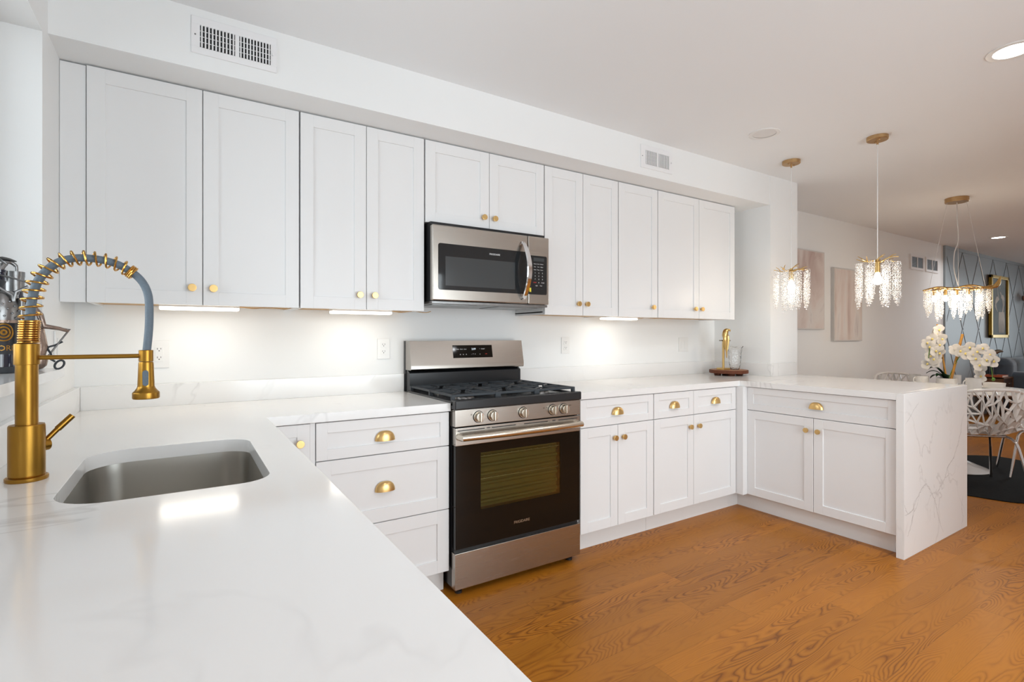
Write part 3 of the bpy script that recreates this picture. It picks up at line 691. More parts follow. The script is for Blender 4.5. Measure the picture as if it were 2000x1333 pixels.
for a, b in ((1.474, 1.715), (1.729, 1.953), (1.967, 2.208)): obj('burner_grate', grate(a, b), 'iron', t)
# back guard
g = G(); prof = []
def xprism(prof, x0, x1, bev=0):
    q = G(); q.prism([(-y, z) for y, z in prof][::-1], x0, x1)   # (u=-y, v=z) extruded along local z
    q.map(Matrix(((0, 0, 1, 0), (-1, 0, 0, 0), (0, 1, 0, 0), (0, 0, 0, 1)))); return q
obj('vent_trim', xprism([(-0.006, 0.9155), (-0.085, 0.9155), (-0.085, 1.020), (-0.06, 1.036), (-0.006, 1.036)], RX0+0.004, RX1-0.004), 'black', t)
bg = obj('back_guard', xprism([(-0.03, 1.0385), (-0.112, 1.0385), (-0.1175, 1.045), (-0.1175, 1.068), (-0.090, 1.2045), (-0.03, 1.2045)], RX0, RX1), 'steel', t, smooth=0.3)
obj('back_guard_end', xprism([(-0.006, 0.915), (-0.03, 0.915), (-0.03, 1.2045), (-0.006, 1.2045)], RX0-0.001, RX1+0.001), 'black', t)
# slanted display
sl = math.atan2(0.0275, 0.1365)      # lean of the steel face
def onface(x, s_, off):   # s_ along the slant from the lower edge
    z = 1.068+s_*math.cos(sl); y = -0.1175+s_*math.sin(sl); return Vector((x, y-off*math.cos(sl), z-off*math.sin(sl)))
q = G(); q.box(1.727, 1.995, -0.0012, 0.004, 0.035, 0.112, 0.0005, 1)
q.map(Matrix.Translation((0, -0.1175, 1.068)) @ Matrix.Rotation(-sl, 4, 'X'))
dp = obj('display', q, 'glassblack', bg)
rotf = (Matrix.Rotation(-sl, 3, 'X') @ RY)
text('clock_digits', '2:09', 0.017, 'lcd', dp, onface(1.866, 0.088, 0.0016), rotf, 0.0002)
text('display_print', 'Bake   Broil   Conv', 0.0085, 'print', dp, onface(1.785, 0.088, 0.0016), rotf, 0.0002)
text('display_print', '^   START', 0.009, 'print', dp, onface(1.925, 0.088, 0.0016), rotf, 0.0002)
text('display_print', 'o    o    o         -  ^  +        v', 0.012, 'print', dp, onface(1.840, 0.057, 0.0016), rotf, 0.0002)
text('display_print', 'OFF', 0.008, 'red', dp, onface(1.950, 0.057, 0.0016), rotf, 0.0002)
# control panel and knobs
cp = obj('control_panel', G().box(RX0, RX1, -0.679, -0.62, 0.803, 0.8835, 0.003), 'steel', t)
for x in (1.586, 1.664, 1.844, 2.030, 2.104):
    g = G(); p = Vector((x, RYF, 0.844)); g.cyl(p, p+Vector((0, -0.006, 0)), 0.027, 0.026, 32, 0.001); g.cyl(p+Vector((0, -0.006, 0)), p+Vector((0, -0.026, 0)), 0.0235, 0.0215, 32, 0.0015)
    g.box(x-0.006, x+0.006, RYF-0.036, RYF-0.006, 0.822, 0.866, 0.002)
    k = obj('control_knob', g, 'steelknob', t); obj('knob_marker', G().box(x+0.0062, x+0.0072, RYF-0.034, RYF-0.012, 0.852, 0.862), 'red', k)
    obj('knob_shadow_ring', G().lathe([(0.0, 0), (0.029, 0), (0.029, 0.0012), (0, 0.0012)], mtx=Matrix.Translation((x, RYF, 0.844)) @ Matrix.Rotation(PI/2, 4, 'X')), 'black', k, label='black ring behind the knob')
text('panel_print', 'o', 0.016, 'frame_dark', cp, (1.548, RYF-0.0006, 0.858), RY, 0.0002)
text('panel_print', 'HI  -  LO', 0.008, 'frame_dark', cp, (1.985, RYF-0.0006, 0.856), RY, 0.0002)
text('panel_print', 'LITE', 0.008, 'frame_dark', cp, (2.148, RYF-0.0006, 0.858), RY, 0.0002)
# oven door : steel header with vents, glass panel with window
dr = obj('oven_door', G().box(RX0+0.002, RX1-0.001, -0.679, -0.640, 0.713, 0.798, 0.003), 'steel', t)
g = G()
for a, b in ((1.475, 1.62), (1.66, 1.80), (1.85, 2.00), (2.07, 2.20)): g.box(a, b, -0.6795, -0.676, 0.783, 0.787)
for a in (1.632, 2.03): g.box(a, a+0.02, -0.6795, -0.676, 0.784, 0.788)
obj('vent_slots', g, 'dark', dr)
WX0, WX1, WZ0, WZ1 = 1.600, 2.085, 0.392, 0.668
g = G(); g.box(RX0+0.003, WX0, -0.677, -0.655, 0.225, 0.7125, 0.001, 1); g.box(WX1, RX1-0.002, -0.677, -0.655, 0.225, 0.7125, 0.001, 1)
g.box(WX0-0.001, WX1+0.001, -0.6768, -0.655, 0.225, WZ0); g.box(WX0-0.001, WX1+0.001, -0.6768, -0.655, WZ1, 0.7125)
g.box(RX0+0.003, WX0, -0.655, -0.640, 0.225, 0.7125); g.box(WX1, RX1-0.002, -0.655, -0.640, 0.225, 0.7125)
gd = obj('glass_panel', g, 'glassblack', t)
obj('oven_window', G().box(WX0, WX1, -0.6765, -0.672, WZ0, WZ1), 'ovenglass', gd)
g = G(); g.box(WX0+0.001, WX1-0.001, -0.640, -0.6345, WZ0-0.0, WZ1)
for k in range(6): g.cyl((WX0+0.002, -0.641, WZ0+0.025+k*0.045), (WX1-0.002, -0.641, WZ0+0.025+k*0.045), 0.011, seg=12)
obj('oven_interior', g, 'oven', t, label='olive ribbed oven interior seen through the window')
g = G()
for zz in (0.535, 0.645): 
    g.cyl((WX0+0.001, -0.660, zz), (WX1-0.001, -0.660, zz), 0.0016, seg=8)
    for k in range(12): g.cyl((WX0+0.03+k*0.04, -0.660, zz), (WX0+0.03+k*0.04, -0.654, zz+0.003), 0.0012, seg=6)
obj('oven_rack', g, 'rack', t)
text('logo', 'FRIGIDAIRE', 0.019, 'rack', gd, (1.838, -0.6774, 0.292), RY, 0.0003)
# towel-bar handle, slightly bowed
pts = []
for k in range(17):
    u = k/16; x = RX0+0.022+(RX1-RX0-0.044)*u; y = -0.715-0.012*math.sin(PI*u); pts.append((x, y, 0.757))
hd = obj('door_handle', G().tube([(RX0+0.020, -0.679, 0.757), (RX0+0.021, -0.70, 0.757)]+pts+[(RX1-0.021, -0.70, 0.757), (RX1-0.020, -0.679, 0.757)], 0.0165, 16), 'steelknob', t)
obj('storage_drawer', G().box(RX0-0.001, RX1-0.0, -0.679, -0.640, 0.034, 0.206, 0.003), 'steel', t)
obj('drawer_gap_trim', G().box(RX0+0.004, RX1-0.004, -0.660, -0.633, 0.206, 0.224), 'black', t)
for x in (RX0+0.04, RX1-0.04):
    for y in (-0.63, -0.08):
        obj('leveling_foot', G().cyl((x, y, 0), (x, y, 0.012), 0.018, seg=16).cyl((x, y, 0.012), (x, y, 0.036), 0.007, seg=10), 'black', t)

# ================================================================ microwave
MX0, MX1, MY = 1.466, 2.206, -0.408; MZ0, MZ1 = 1.410, 1.811
t = thing('microwave', 'stainless over-the-range microwave hung under the short wall cabinet', 'microwave', (1.84, -0.2, MZ0))
obj('case', G().box(MX0+0.004, MX1-0.004, -0.370, -0.001, MZ0+0.006, 1.832, 0.002), 'black', t)
obj('underside_plate', G().box(MX0+0.002, MX1-0.002, -0.395, -0.002, MZ0-0.008, MZ0+0.006, 0.002).box(MX0+0.03, MX0+0.30, -0.33, -0.1, MZ0-0.011, MZ0-0.008).box(MX1-0.30, MX1-0.03, -0.33, -0.1, MZ0-0.011, MZ0-0.008), 'steelpol', t)
XS = 2.058
fd = obj('door', G().box(MX0, XS-0.0015, MY, -0.372, MZ0+0.008, MZ1, 0.007, 3), 'steel', t)
cpn = obj('control_side', G().box(XS+0.0015, MX1, MY, -0.372, MZ0+0.008, MZ1, 0.005, 3), 'steel', t)
q = G(); rr = rrect(1.497, XS-0.004, 1.474, 1.716, 0.012, 5, [0.001, 0.012, 0.012, 0.001])
q.prism(rr, 0, 0.0016); q.map(Matrix.Translation((0, MY+0.0005, 0)) @ Matrix.Rotation(PI/2, 4, 'X'))
dg_ = obj('door_glass', q, 'mwglass', fd)
obj('mesh_screen', G().box(1.538, 1.968, MY-0.0016, MY-0.0005, 1.497, 1.650, 0.0003, 1), 'screen', dg_, label='grey viewing screen')
text('logo', 'FRIGIDAIRE', 0.0135, 'print', dg_, (1.835, MY-0.0014, 1.683), RY, 0.0002)
q = G(); rr = rrect(XS+0.002, 2.190, 1.474, 1.700, 0.010, 5, [0.010, 0.001, 0.001, 0.010])
q.prism(rr, 0, 0.0016); q.map(Matrix.Translation((0, MY+0.0005, 0)) @ Matrix.Rotation(PI/2, 4, 'X'))
kp = obj('keypad', q, 'mwglass', cpn)
obj('clock_window', G().box(2.095, 2.170, MY-0.0016, MY-0.0008, 1.668, 1.688), 'screen', kp)
rows = ['Reheat  Cook  Defrost', 'Melt     Time    Soften', 'Snack   Timer   Power']
for i, s_ in enumerate(rows): text('keypad_print', s_, 0.0072, 'print', kp, (2.130, MY-0.0014, 1.652-i*0.017), RY, 0.0002)
for i, s_ in enumerate(('1', '4', '7')):
    for j in range(3): text('keypad_print', str(int(s_)+j), 0.0105, 'print', kp, (2.106+j*0.026, MY-0.0014, 1.600-i*0.0185), RY, 0.0002)
text('keypad_print', 'STOP', 0.009, 'red', kp, (2.104, MY-0.0014, 1.5435), RY, 0.0002)
text('keypad_print', '0', 0.0105, 'print', kp, (2.132, MY-0.0014, 1.5435), RY, 0.0002)
text('keypad_print', 'START', 0.0078, 'print', kp, (2.161, MY-0.0014, 1.5435), RY, 0.0002)
text('keypad_print', 'Light       Vent', 0.008, 'print', kp, (2.132, MY-0.0014, 1.526), RY, 0.0002)
text('keypad_print', 'o   o   v   o', 0.010, 'screen', kp, (2.132, MY-0.0014, 1.508), RY, 0.0002)
obj('sticker', G().box(2.066, 2.078, MY-0.0016, MY-0.001, 1.488, 1.512), 'yellow', kp, label='small yellow sticker')
# bowed chrome handle: flat strap
b = bmesh.new(); n_ = 20; secs = []
for k in range(n_+1):
    u = k/n_; z = 1.440+(1.772-1.440)*u; y = MY-0.004-0.070*math.sin(PI*u)**0.8; x = 2.020; wd = 0.012+0.005*math.sin(PI*u)
    secs.append([b.verts.new((x+dx*wd, y+dy, z)) for dx, dy in ((-1, 0), (-0.7, -0.006), (0.7, -0.006), (1, 0), (0.7, 0.004), (-0.7, 0.004))])
for A, B in zip(secs, secs[1:]):
    for k in range(6): b.faces.new((A[k], A[(k+1) % 6], B[(k+1) % 6], B[k]))
b.faces.new(secs[0]); b.faces.new(secs[-1]); g = G(); g.add(b)
g.cyl((2.020, MY+0.001, 1.448), (2.020, MY-0.018, 1.452), 0.009, seg=12); g.cyl((2.020, MY+0.001, 1.764), (2.020, MY-0.018, 1.760), 0.009, seg=12)
obj('door_handle', g, 'chrome', fd, label='bowed chrome handle')

# ================================================================ under-cabinet lights
def ucl(x0, x1, label, z=1.3705):
    t = thing('under_cabinet_light', label, 'light', ((x0+x1)/2, -0.205, z-0.022), group='lights under the wall cabinets')
    obj('housing', G().box(x0, x1, -0.240, -0.170, z-0.012, z, 0.002), 'plastic', t)
    obj('diffuser', G().box(x0+0.002, x1-0.002, -0.239, -0.171, z-0.024, z-0.012, 0.004), 'led', t, label='lit warm strip')
    pts = catmull([(x1, -0.2, z-0.004), (x1+0.06, -0.21, z-0.010), (x1+0.12, -0.2, z-0.003), (x1+0.19, -0.22, z-0.009), (x1+0.22, -0.23, z-0.002)], 5)
    obj('cable', G().tube(pts, 0.0022, 6), 'rawwood', t)
    area('strip_glow', ((x0+x1)/2, -0.205, z-0.028), (0, 0, 0), x1-x0-0.01, 0.03, 0.36, (1, 0.95, 0.86))
ucl(0.303, 0.604, 'lit light strip under the far left wall cabinet')
ucl(1.006, 1.313, 'lit light strip under the cabinet left of the microwave')
ucl(2.815, 3.118, 'lit light strip under the cabinets right of the microwave')

# ================================================================ outlets and switches
def outlet(x, z, label, kind='outlet', w_=0.072, h_=0.115, wide=False):
    t = thing('wall_outlet' if kind == 'outlet' else 'light_switch', label, 'outlet' if kind == 'outlet' else 'switch', (x, 0, z-h_/2))
    obj('cover_plate', G().box(x-w_/2, x+w_/2, -0.006, -0.0003, z-h_/2, z+h_/2, 0.002), 'plastic', t)
    if kind == 'outlet':
        r_ = obj('receptacle', G().box(x-0.0165, x+0.0165, -0.008, -0.006, z-0.034, z+0.034, 0.002) if wide else G().box(x-0.0165, x+0.0165, -0.008, -0.006, z+0.006, z+0.034, 0.003).box(x-0.0165, x+0.0165, -0.008, -0.006, z-0.034, z-0.006, 0.003), 'plastic', t)
        g = G()
        for zz in (z+0.022, z-0.017):
            g.box(x-0.0075, x-0.0055, -0.0086, -0.0078, zz-0.001, zz+0.007); g.box(x+0.0055, x+0.0075, -0.0086, -0.0078, zz, zz+0.007); g.cyl((x, -0.0086, zz-0.006), (x, -0.0078, zz-0.006), 0.0024, seg=10)
        obj('slots', g, 'dark', r_)
    else:
        for dx in (-0.023, 0.023): obj('rocker', G().box(x+dx-0.015, x+dx+0.015, -0.009, -0.006, z-0.033, z+0.033, 0.002), 'plastic', t)
    return t
outlet(0.297, 1.150, 'white wall outlet just right of the faucet spray head', wide=True, w_=0.078, h_=0.125)
outlet(1.342, 1.161, 'white wall outlet between the sink corner and the range')
outlet(2.648, 1.166, 'white wall outlet to the right of the range')
outlet(3.893, 1.160, 'white double switch plate on the backsplash wall near the pier', 'switch', 0.116, 0.118)
t = thing('light_switch', 'small white switch plate on the short wall beside the window', 'switch', (0, -0.38, 1.115))
obj('cover_plate', G().box(0.0003, 0.006, -0.420, -0.345, 1.135, 1.252, 0.002), 'plastic', t); obj('rocker', G().box(0.006, 0.009, -0.398, -0.367, 1.160, 1.227, 0.002), 'plastic', t)

# ================================================================ air registers on the soffit
def register(x0, x1, z0, z1, groups, label):
    t = thing('air_register', label, 'vent', ((x0+x1)/2, SF, z0))
    zi0, zi1 = z0+0.027, z1-0.032; g = G(); Y0, Y1 = SF-0.006, SF-0.0003
    g.box(x0, x1, Y0, Y1, zi1, z1, 0.0015, 1); g.box(x0, x1, Y0, Y1, z0, zi0, 0.0015, 1)
    xs = [x0]+[v for gr in groups for v in gr[:2]]+[x1]
    for k in range(0, len(xs), 2): g.box(xs[k], xs[k+1], Y0, Y1, zi0-0.001, zi1+0.001)
    obj('face_plate', g, 'ventwhite', t)
    obj('dark_backing', G().box(x0+0.01, x1-0.01, SF-0.0025, SF-0.0006, zi0-0.005, zi1+0.005), 'dark', t)  # thin dark sheet, painted shade behind the fins
    fins = G()
    for (a, b, n_, tilt, sl_) in groups:
        for k in range(n_):
            x = a+(b-a)*(k+0.5)/n_; q = G(); q.box(-0.0024, 0.0024, -0.0030, 0.0030, zi0, zi1); q.map(Matrix.Translation((x, SF-0.0062, 0)) @ Matrix.Rotation(tilt, 4, 'Z'))
            me = bpy.data.meshes.new('x'); q.bm.to_mesh(me); fins.bm.from_mesh(me); bpy.data.meshes.remove(me)
        if sl_:
            for k in range(1, 4): fins.box(a, b, SF-0.0032, SF-0.0024, zi0+(zi1-zi0)*k/4-0.0013, zi0+(zi1-zi0)*k/4+0.0013)
    obj('louvres', fins, 'ventwhite', t)
    obj('damper_lever', G().box(x1-0.018, x1-0.014, SF-0.014, SF-0.006, (z0+z1)/2-0.006, (z0+z1)/2+0.004), 'ventwhite', t)
    obj('screw', G().cyl((x0+0.013, SF-0.0075, (z0+z1)/2), (x0+0.013, SF-0.006, (z0+z1)/2), 0.003, seg=10), 'steelpol', t)
    return t
register(0.416, 0.718, 2.332, 2.476, [(0.445, 0.565, 10, 0.25, True), (0.580, 0.695, 10, -0.25, True)], 'large white air register on the soffit above the left wall cabinet')
register(2.857, 3.155, 2.320, 2.468, [(2.900, 3.008, 9, 0.25, True), (3.020, 3.125, 9, -1.1, False)], 'white air register on the soffit toward the right end')
def wall_return(x0, x1, z0, z1, label):
    t = thing('return_grille', label, 'vent', ((x0+x1)/2, 0, z0), group='return air grilles on the dining wall')
    g = G(); e = 0.03
    g.box(x0, x1, -0.012, -0.0003, z1-e, z1); g.box(x0, x1, -0.012, -0.0003, z0, z0+e); g.box(x0, x0+e, -0.012, -0.0003, z0+e, z1-e); g.box(x1-e, x1, -0.012, -0.0003, z0+e, z1-e); xm = (x0+x1)/2; g.box(xm-0.008, xm+0.008, -0.012, -0.0003, z0+e, z1-e)
    obj('frame', g, 'ventwhite', t)
    g = G(); n_ = 12
    for k in range(n_): 
        z = z0+e+(z1-z0-2*e)*(k+0.5)/n_; g.box(x0+e, x1-e, -0.008, -0.004, z-0.0025, z+0.0035)
    obj('louvres', g, 'steelpol', t)
    obj('dark_backing', G().box(x0+e, x1-e, -0.003, -0.0005, z0+e, z1-e), 'dark', t)  # dark sheet as painted shade behind the louvres
wall_return(8.31, 8.72, 2.10, 2.297, 'left one of the two return air grilles high on the dining wall')
wall_return(8.79, 9.20, 2.10, 2.297, 'right one of the two return air grilles, next to the blue wall')

# ================================================================ recessed ceiling lights
def downlight(x, y, lit, label, power=14):
    t = thing('recessed_light', label, 'ceiling light', (x, y, CZ-0.006), group='recessed ceiling lights')
    obj('trim_ring', G().lathe([(0.068, -0.0005), (0.092, -0.0005), (0.091, -0.004), (0.074, -0.006), (0.068, -0.004)], x, y, 40, CZ), 'plastic', t)
    obj('lens', G().lathe([(0, -0.0025), (0.068, -0.0025), (0.068, -0.0005), (0, -0.0005)], x, y, 40, CZ), 'lamp' if lit else 'lampoff', t, label='lit lens' if lit else 'unlit lens')
    if lit: area('ceiling_area_light', (x, y, CZ-0.012), (0, 0, 0), 0.13, 0.13, power*0.5, (0.97, 0.97, 0.97), 'DISK', 2.6)
downlight(3.462, -0.984, False, 'round unlit recessed light in the ceiling nearest the soffit')
downlight(3.50, -2.135, True, 'bright recessed light at the upper right edge of the kitchen ceiling')
downlight(9.254, -0.626, True, 'small lit recessed light in the ceiling before the blue wall', 10)
for (x, y) in ((1.3, -2.6), (1.3, -3.8), (3.5, -3.6), (6.6, -3.3), (9.3, -3.2), (12.4, -2.4)):  # added lights out of view, no fixtures, to brighten kitchen and dining area
    area('ceiling_area_light', (x, y, CZ-0.012), (0, 0, 0), 0.13, 0.13, 5.5 if x < 5 else 12, (0.95, 0.97, 1.0), 'DISK', 2.6)

# ================================================================ crystal pendants and chandelier
def strand_mesh(L, r, seed, rows_per=0.0098):
    rr = random.Random(seed); b = bmesh.new(); n_ = int(L/rows_per)
    base_t = [(1, 0, 0), (-1, 0, 0), (0, 1, 0), (0, -1, 0), (0, 0, 1), (0, 0, -1)]
    fc = [(0, 2, 4), (2, 1, 4), (1, 3, 4), (3, 0, 4), (2, 0, 5), (1, 2, 5), (3, 1, 5), (0, 3, 5)]
    def bead(c, s_):
        q = Matrix.Rotation(rr.uniform(0, 3), 3, 'Z') @ Matrix.Rotation(rr.uniform(-0.6, 0.6), 3, 'X')
        vs = [b.verts.new(Vector(c)+(q @ Vector(p))*s_) for p in base_t]
        for f_ in fc: b.faces.new([vs[i] for i in f_])
    for i in range(n_):
        z = -i*rows_per; m_ = 6
        taper = 1.0 if i < n_-3 else 0.55
        for k in range(m_):
            a = 2*PI*k/m_+i*0.6+rr.uniform(-0.2, 0.2); q = r*taper*rr.uniform(0.78, 1.05)
            bead((math.cos(a)*q, math.sin(a)*q, z+rr.uniform(-0.002, 0.002)), 0.0046)
        bead((0, 0, z), 0.004)
    bead((0, 0, -L-0.004), 0.007)
    me = bpy.data.meshes.new('crystal_strand'); b.to_mesh(me); b.free(); me.materials.append(M['crystal']); return me
SM = [strand_mesh(0.262, 0.0165, 1), strand_mesh(0.275, 0.0165, 2), strand_mesh(0.255, 0.0165, 3)]
def strands(parent, pts):
    for i, (x, y, z, sz) in enumerate(pts):
        o = bpy.data.objects.new('crystal_strand', SM[i % 3]); C.objects.link(o); o.parent = parent; o.location = (x, y, z); o.scale = (1, 1, sz); o.rotation_euler = (0, 0, i*1.3)
def canopy(g, r, zt, h=0.024):
    g.lathe([(0, zt-0.0005), (r, zt-0.0005), (r, zt-h+0.003), (r-0.003, zt-h), (0, zt-h)], 0, 0, 40)
def branch(g, a, r0, r1, z0, z1, th=0.0035, fork=True, seed=0):
    rr = random.Random(seed); n_ = 7; pts = []
    for k in range(n_+1):
        u = k/n_; r = r0+(r1-r0)*u; aa = a+0.15*math.sin(u*4+seed); pts.append((math.cos(aa)*r, math.sin(aa)*r, z0+(z1-z0)*u+0.006*math.sin(u*6+seed)))
    g.tube(pts, [th*(1-0.5*k/n_) for k in range(n_+1)], 7)
    if fork:
        p = Vector(pts[4]); q = Vector(pts[-1]); d = (q-p); e = p+Matrix.Rotation(0.5, 3, 'Z') @ d*0.8+Vector((0, 0, 0.02)); g.tube([p, (p+e)/2+Vector((0, 0, 0.004)), e], [th*0.7, th*0.6, th*0.35], 6)
def pendant(label):
    t = thing('pendant_light', label, 'pendant light', (0, 0, 0), 0, 'crystal pendants over the peninsula')
    g = G(); canopy(g, 0.060, CZ); g.cyl((0, 0, CZ-0.05), (0, 0, CZ-0.024), 0.006, seg=12); 
    for s_ in (-1, 1): g.ball((0.035*s_, 0.0, CZ-0.027), 0.006)
    obj('canopy', g, 'canopy_brass', t)
    obj('cord', G().cyl((0, 0, 1.70), (0, 0, CZ-0.05), 0.0028, seg=8), 'wire', t)
    g = G(); g.cyl((0, 0, 1.700), (0, 0, 1.725), 0.009, seg=14)
    for k in range(7): branch(g, 2*PI*k/7+0.3, 0.005, 0.115, 1.708, 1.722+0.01*math.sin(k*2.1), 0.0045, True, k)
    obj('branch_frame', g, 'figure_gold', t)
    obj('bulb_socket', G().lathe([(0, 1.705), (0.016, 1.705), (0.016, 1.64), (0.011, 1.636), (0, 1.636)], 0, 0, 24), 'figure_gold', t)
    obj('bulb', G().lathe([(0, 1.637), (0.011, 1.637), (0.013, 1.625), (0.024, 1.600), (0.026, 1.588), (0.022, 1.572), (0.012, 1.563), (0, 1.561)], 0, 0, 24), 'bulb', t, label='glowing bulb')
    pts = []
    for k in range(8):
        a = 2*PI*k/8+0.2; pts.append((math.cos(a)*0.108, math.sin(a)*0.108, 1.700+0.006*math.sin(k*2.3), 1.0+0.05*math.sin(k*1.7)))
    for k in range(2):
        a = 2*PI*k/2+0.6; pts.append((math.cos(a)*0.055, math.sin(a)*0.055, 1.690, 1.0))
    strands(t, pts); return t
p1 = pendant('crystal pendant light nearer the soffit end of the peninsula')
p1.location = (4.109, -0.793, 0)
p2 = copy_tree(p1, (4.120, -1.345, 0), 0.7, 'crystal pendant light over the front end of the peninsula, its cord in full view')
for x, y, e_ in ((4.109, -0.793, 1.6), (4.120, -1.345, 1.6)):
    l = bpy.data.lights.new('pendant_bulb_glow', 'POINT'); l.energy = e_; l.color = (1, 0.85, 0.68); l.shadow_soft_size = 0.03; lo = bpy.data.objects.new('pendant_bulb_glow', l); C.objects.link(lo); lo.location = (x, y, 1.545)
# chandelier (own coordinates, long axis along local x)
CH = (6.40, -1.06)
t = thing('chandelier', 'oval gold branch chandelier with crystal strands above the dining table', 'chandelier', (CH[0], CH[1], 0), -0.95)
g = G(); canopy(g, 0.088, CZ, 0.04); obj('canopy', g, 'canopy_brass', t)
obj('cord', G().tube(catmull([(0.01, 0, 1.70), (-0.02, 0, 1.85), (-0.018, 0, 2.0), (0.012, 0, 2.12), (0.004, 0, 2.3), (0.0, 0, CZ-0.04)], 6), 0.0042, 8), 'wire', t)
for (x, y) in ((-0.20, 0.02), (0.20, -0.02), (0.03, 0.05)):
    obj('suspension_wire', G().tube([(x, y, 1.69), (x*0.35, y*0.35, CZ-0.04)], 0.0014, 6), 'wire', t)
g = G()
for s_ in (-1, 1):
    g.tube(catmull([(-0.25, 0.02*s_, 1.66), (-0.16, 0.05*s_, 1.685), (-0.05, 0.07*s_, 1.672), (0.08, 0.06*s_, 1.695), (0.18, 0.05*s_, 1.675), (0.25, 0.01*s_, 1.69)], 5), 0.0065, 8)
    g.tube(catmull([(-0.22, 0.10*s_, 1.648), (-0.08, 0.12*s_, 1.668), (0.06, 0.11*s_, 1.655), (0.20, 0.09*s_, 1.668)], 5), 0.005, 8)
for k in range(9):
    x = -0.21+k*0.052; g.tube([(x, -0.12, 1.652), (x+0.015, -0.03, 1.675), (x-0.01, 0.05, 1.665), (x+0.01, 0.12, 1.655)], 0.0042, 7)
g.tube(catmull([(0.20, 0.0, 1.675), (0.25, 0.0, 1.672), (0.295, 0.0, 1.70), (0.32, 0.0, 1.775)], 5), [0.010]*4+[0.014]*4+[0.020]*3+[0.018, 0.014, 0.010, 0.005, 0.001], 10)
obj('branch_frame', g, 'figure_gold', t)
for k in range(5):
    x = -0.17+k*0.085
    bs = obj('bulb_socket', G().lathe([(0, 1.66), (0.012, 1.66), (0.012, 1.61), (0, 1.608)], x, 0, 18), 'figure_gold', t)
    obj('bulb', G().lathe([(0, 1.609), (0.009, 1.609), (0.018, 1.585), (0.019, 1.572), (0.010, 1.555), (0, 1.552)], x, 0, 18), 'bulb', bs, label='glowing bulb')
pts = []
for k in range(13):
    a = 2*PI*k/13; pts.append((0.235*math.cos(a), 0.115*math.sin(a), 1.655+0.008*math.sin(k*2), 0.80+0.16*math.sin(k*1.9)))
for k in range(4): pts.append((-0.13+k*0.088, 0.055*(-1)**k, 1.645, 0.98))
strands(t, pts)
l = bpy.data.lights.new('chandelier_glow', 'POINT'); l.energy = 8; l.color = (1, 0.84, 0.66); l.shadow_soft_size = 0.08; lo = bpy.data.objects.new('chandelier_glow', l); C.objects.link(lo); lo.location = (CH[0], CH[1], 1.52)

# ================================================================ board, bird, vase on the counter
BXc, BYc = 4.118, -0.270
t = thing('wood_slice_board', 'dark bark-edged log slice riser on the counter corner', 'board', (BXc, BYc, CT))
rr = random.Random(4); poly = []
for k in range(48):
    a = 2*PI*k/48; poly.append((BXc+math.cos(a)*(0.150+0.003*math.sin(5*a)+rr.uniform(-0.0015, 0.0015)), BYc+math.sin(a)*(0.150+0.003*math.cos(4*a)+rr.uniform(-0.0015, 0.0015))))
obj('bark_edge', G().prism(poly, CT+0.018, CT+0.044, 0.004), 'bark', t)
obj('top_face', G().prism([(BXc+(x-BXc)*0.95, BYc+(y-BYc)*0.95) for x, y in poly], CT+0.0442, CT+0.0450), 'slice', t)
for a in (-0.7, 0.9, 2.5, 4.0):
    x = BXc+0.085*math.cos(a); y = BYc+0.085*math.sin(a); obj('foot', G().cyl((x, y, CT), (x, y, CT+0.019), 0.026, 0.030, 16, 0.003), 'bark', t)
BT = CT+0.045
bx, by = 4.063, -0.262
t = thing('parrot_figurine', 'gold parrot figurine perched on a stand, left on the log slice', 'figurine', (bx, by, BT))
obj('stand_base', G().box(bx-0.040, bx+0.040, by-0.035, by+0.035, BT, BT+0.016, 0.002), 'figure_gold', t)
obj('stand_post', G().box(bx-0.007, bx+0.007, by-0.007, by+0.007, BT+0.016, 1.192, 0.001, 1), 'figure_gold', t)
pd = Vector((math.cos(0.55), -math.sin(0.55), 0))
obj('perch', G().cyl(Vector((bx, by-0.014, 1.196))-pd*0.046, Vector((bx, by-0.014, 1.196))+pd*0.046, 0.0042, seg=12), 'bronze', t)
g = G(); sp_ = catmull([(bx+0.018, by-0.018, 1.055), (bx+0.013, by-0.020, 1.10), (bx+0.004, by-0.022, 1.15), (bx-0.002, by-0.022, 1.20), (bx-0.006, by-0.020, 1.235), (bx-0.003, by-0.022, 1.262), (bx+0.004, by-0.026, 1.280)], 5)
rad = [0.003, 0.006, 0.010, 0.016, 0.0225, 0.0225, 0.0185]
rs = []
for k in range(len(sp_)):
    u = k/(len(sp_)-1)*(len(rad)-1); i = min(int(u), len(rad)-2); rs.append(rad[i]+(rad[i+1]-rad[i])*(u-i))
g.tube(sp_, rs, 14); g.ball((bx+0.004, by-0.026, 1.276), 0.019, (1, 1, 0.95)); 
obj('parrot_body', g, 'figure_gold', t)
g = G(); g.tube(catmull([(bx+0.016, by-0.034, 1.284), (bx+0.026, by-0.041, 1.279), (bx+0.027, by-0.042, 1.266)], 4), [0.008]*3+[0.006]*3+[0.004, 0.003, 0.001], 10); obj('beak', g, 'figure_gold', t)
for s_ in (-1, 1):
    g = G(); o_ = Vector((-0.018*s_*0.6, 0, 0)); g.tube(catmull([(bx-0.006+0.016*s_, by-0.020-0.01, 1.245), (bx-0.004+0.021*s_, by-0.021-0.008, 1.20), (bx+0.004+0.014*s_, by-0.024, 1.145), (bx+0.010+0.006*s_, by-0.024, 1.105)], 5), [0.006, 0.009, 0.011, 0.012, 0.013, 0.013, 0.012, 0.012, 0.011, 0.010, 0.009, 0.008, 0.006, 0.004, 0.003, 0.001], 8, flat=0.6); obj('wing', g, 'figure_gold', t)
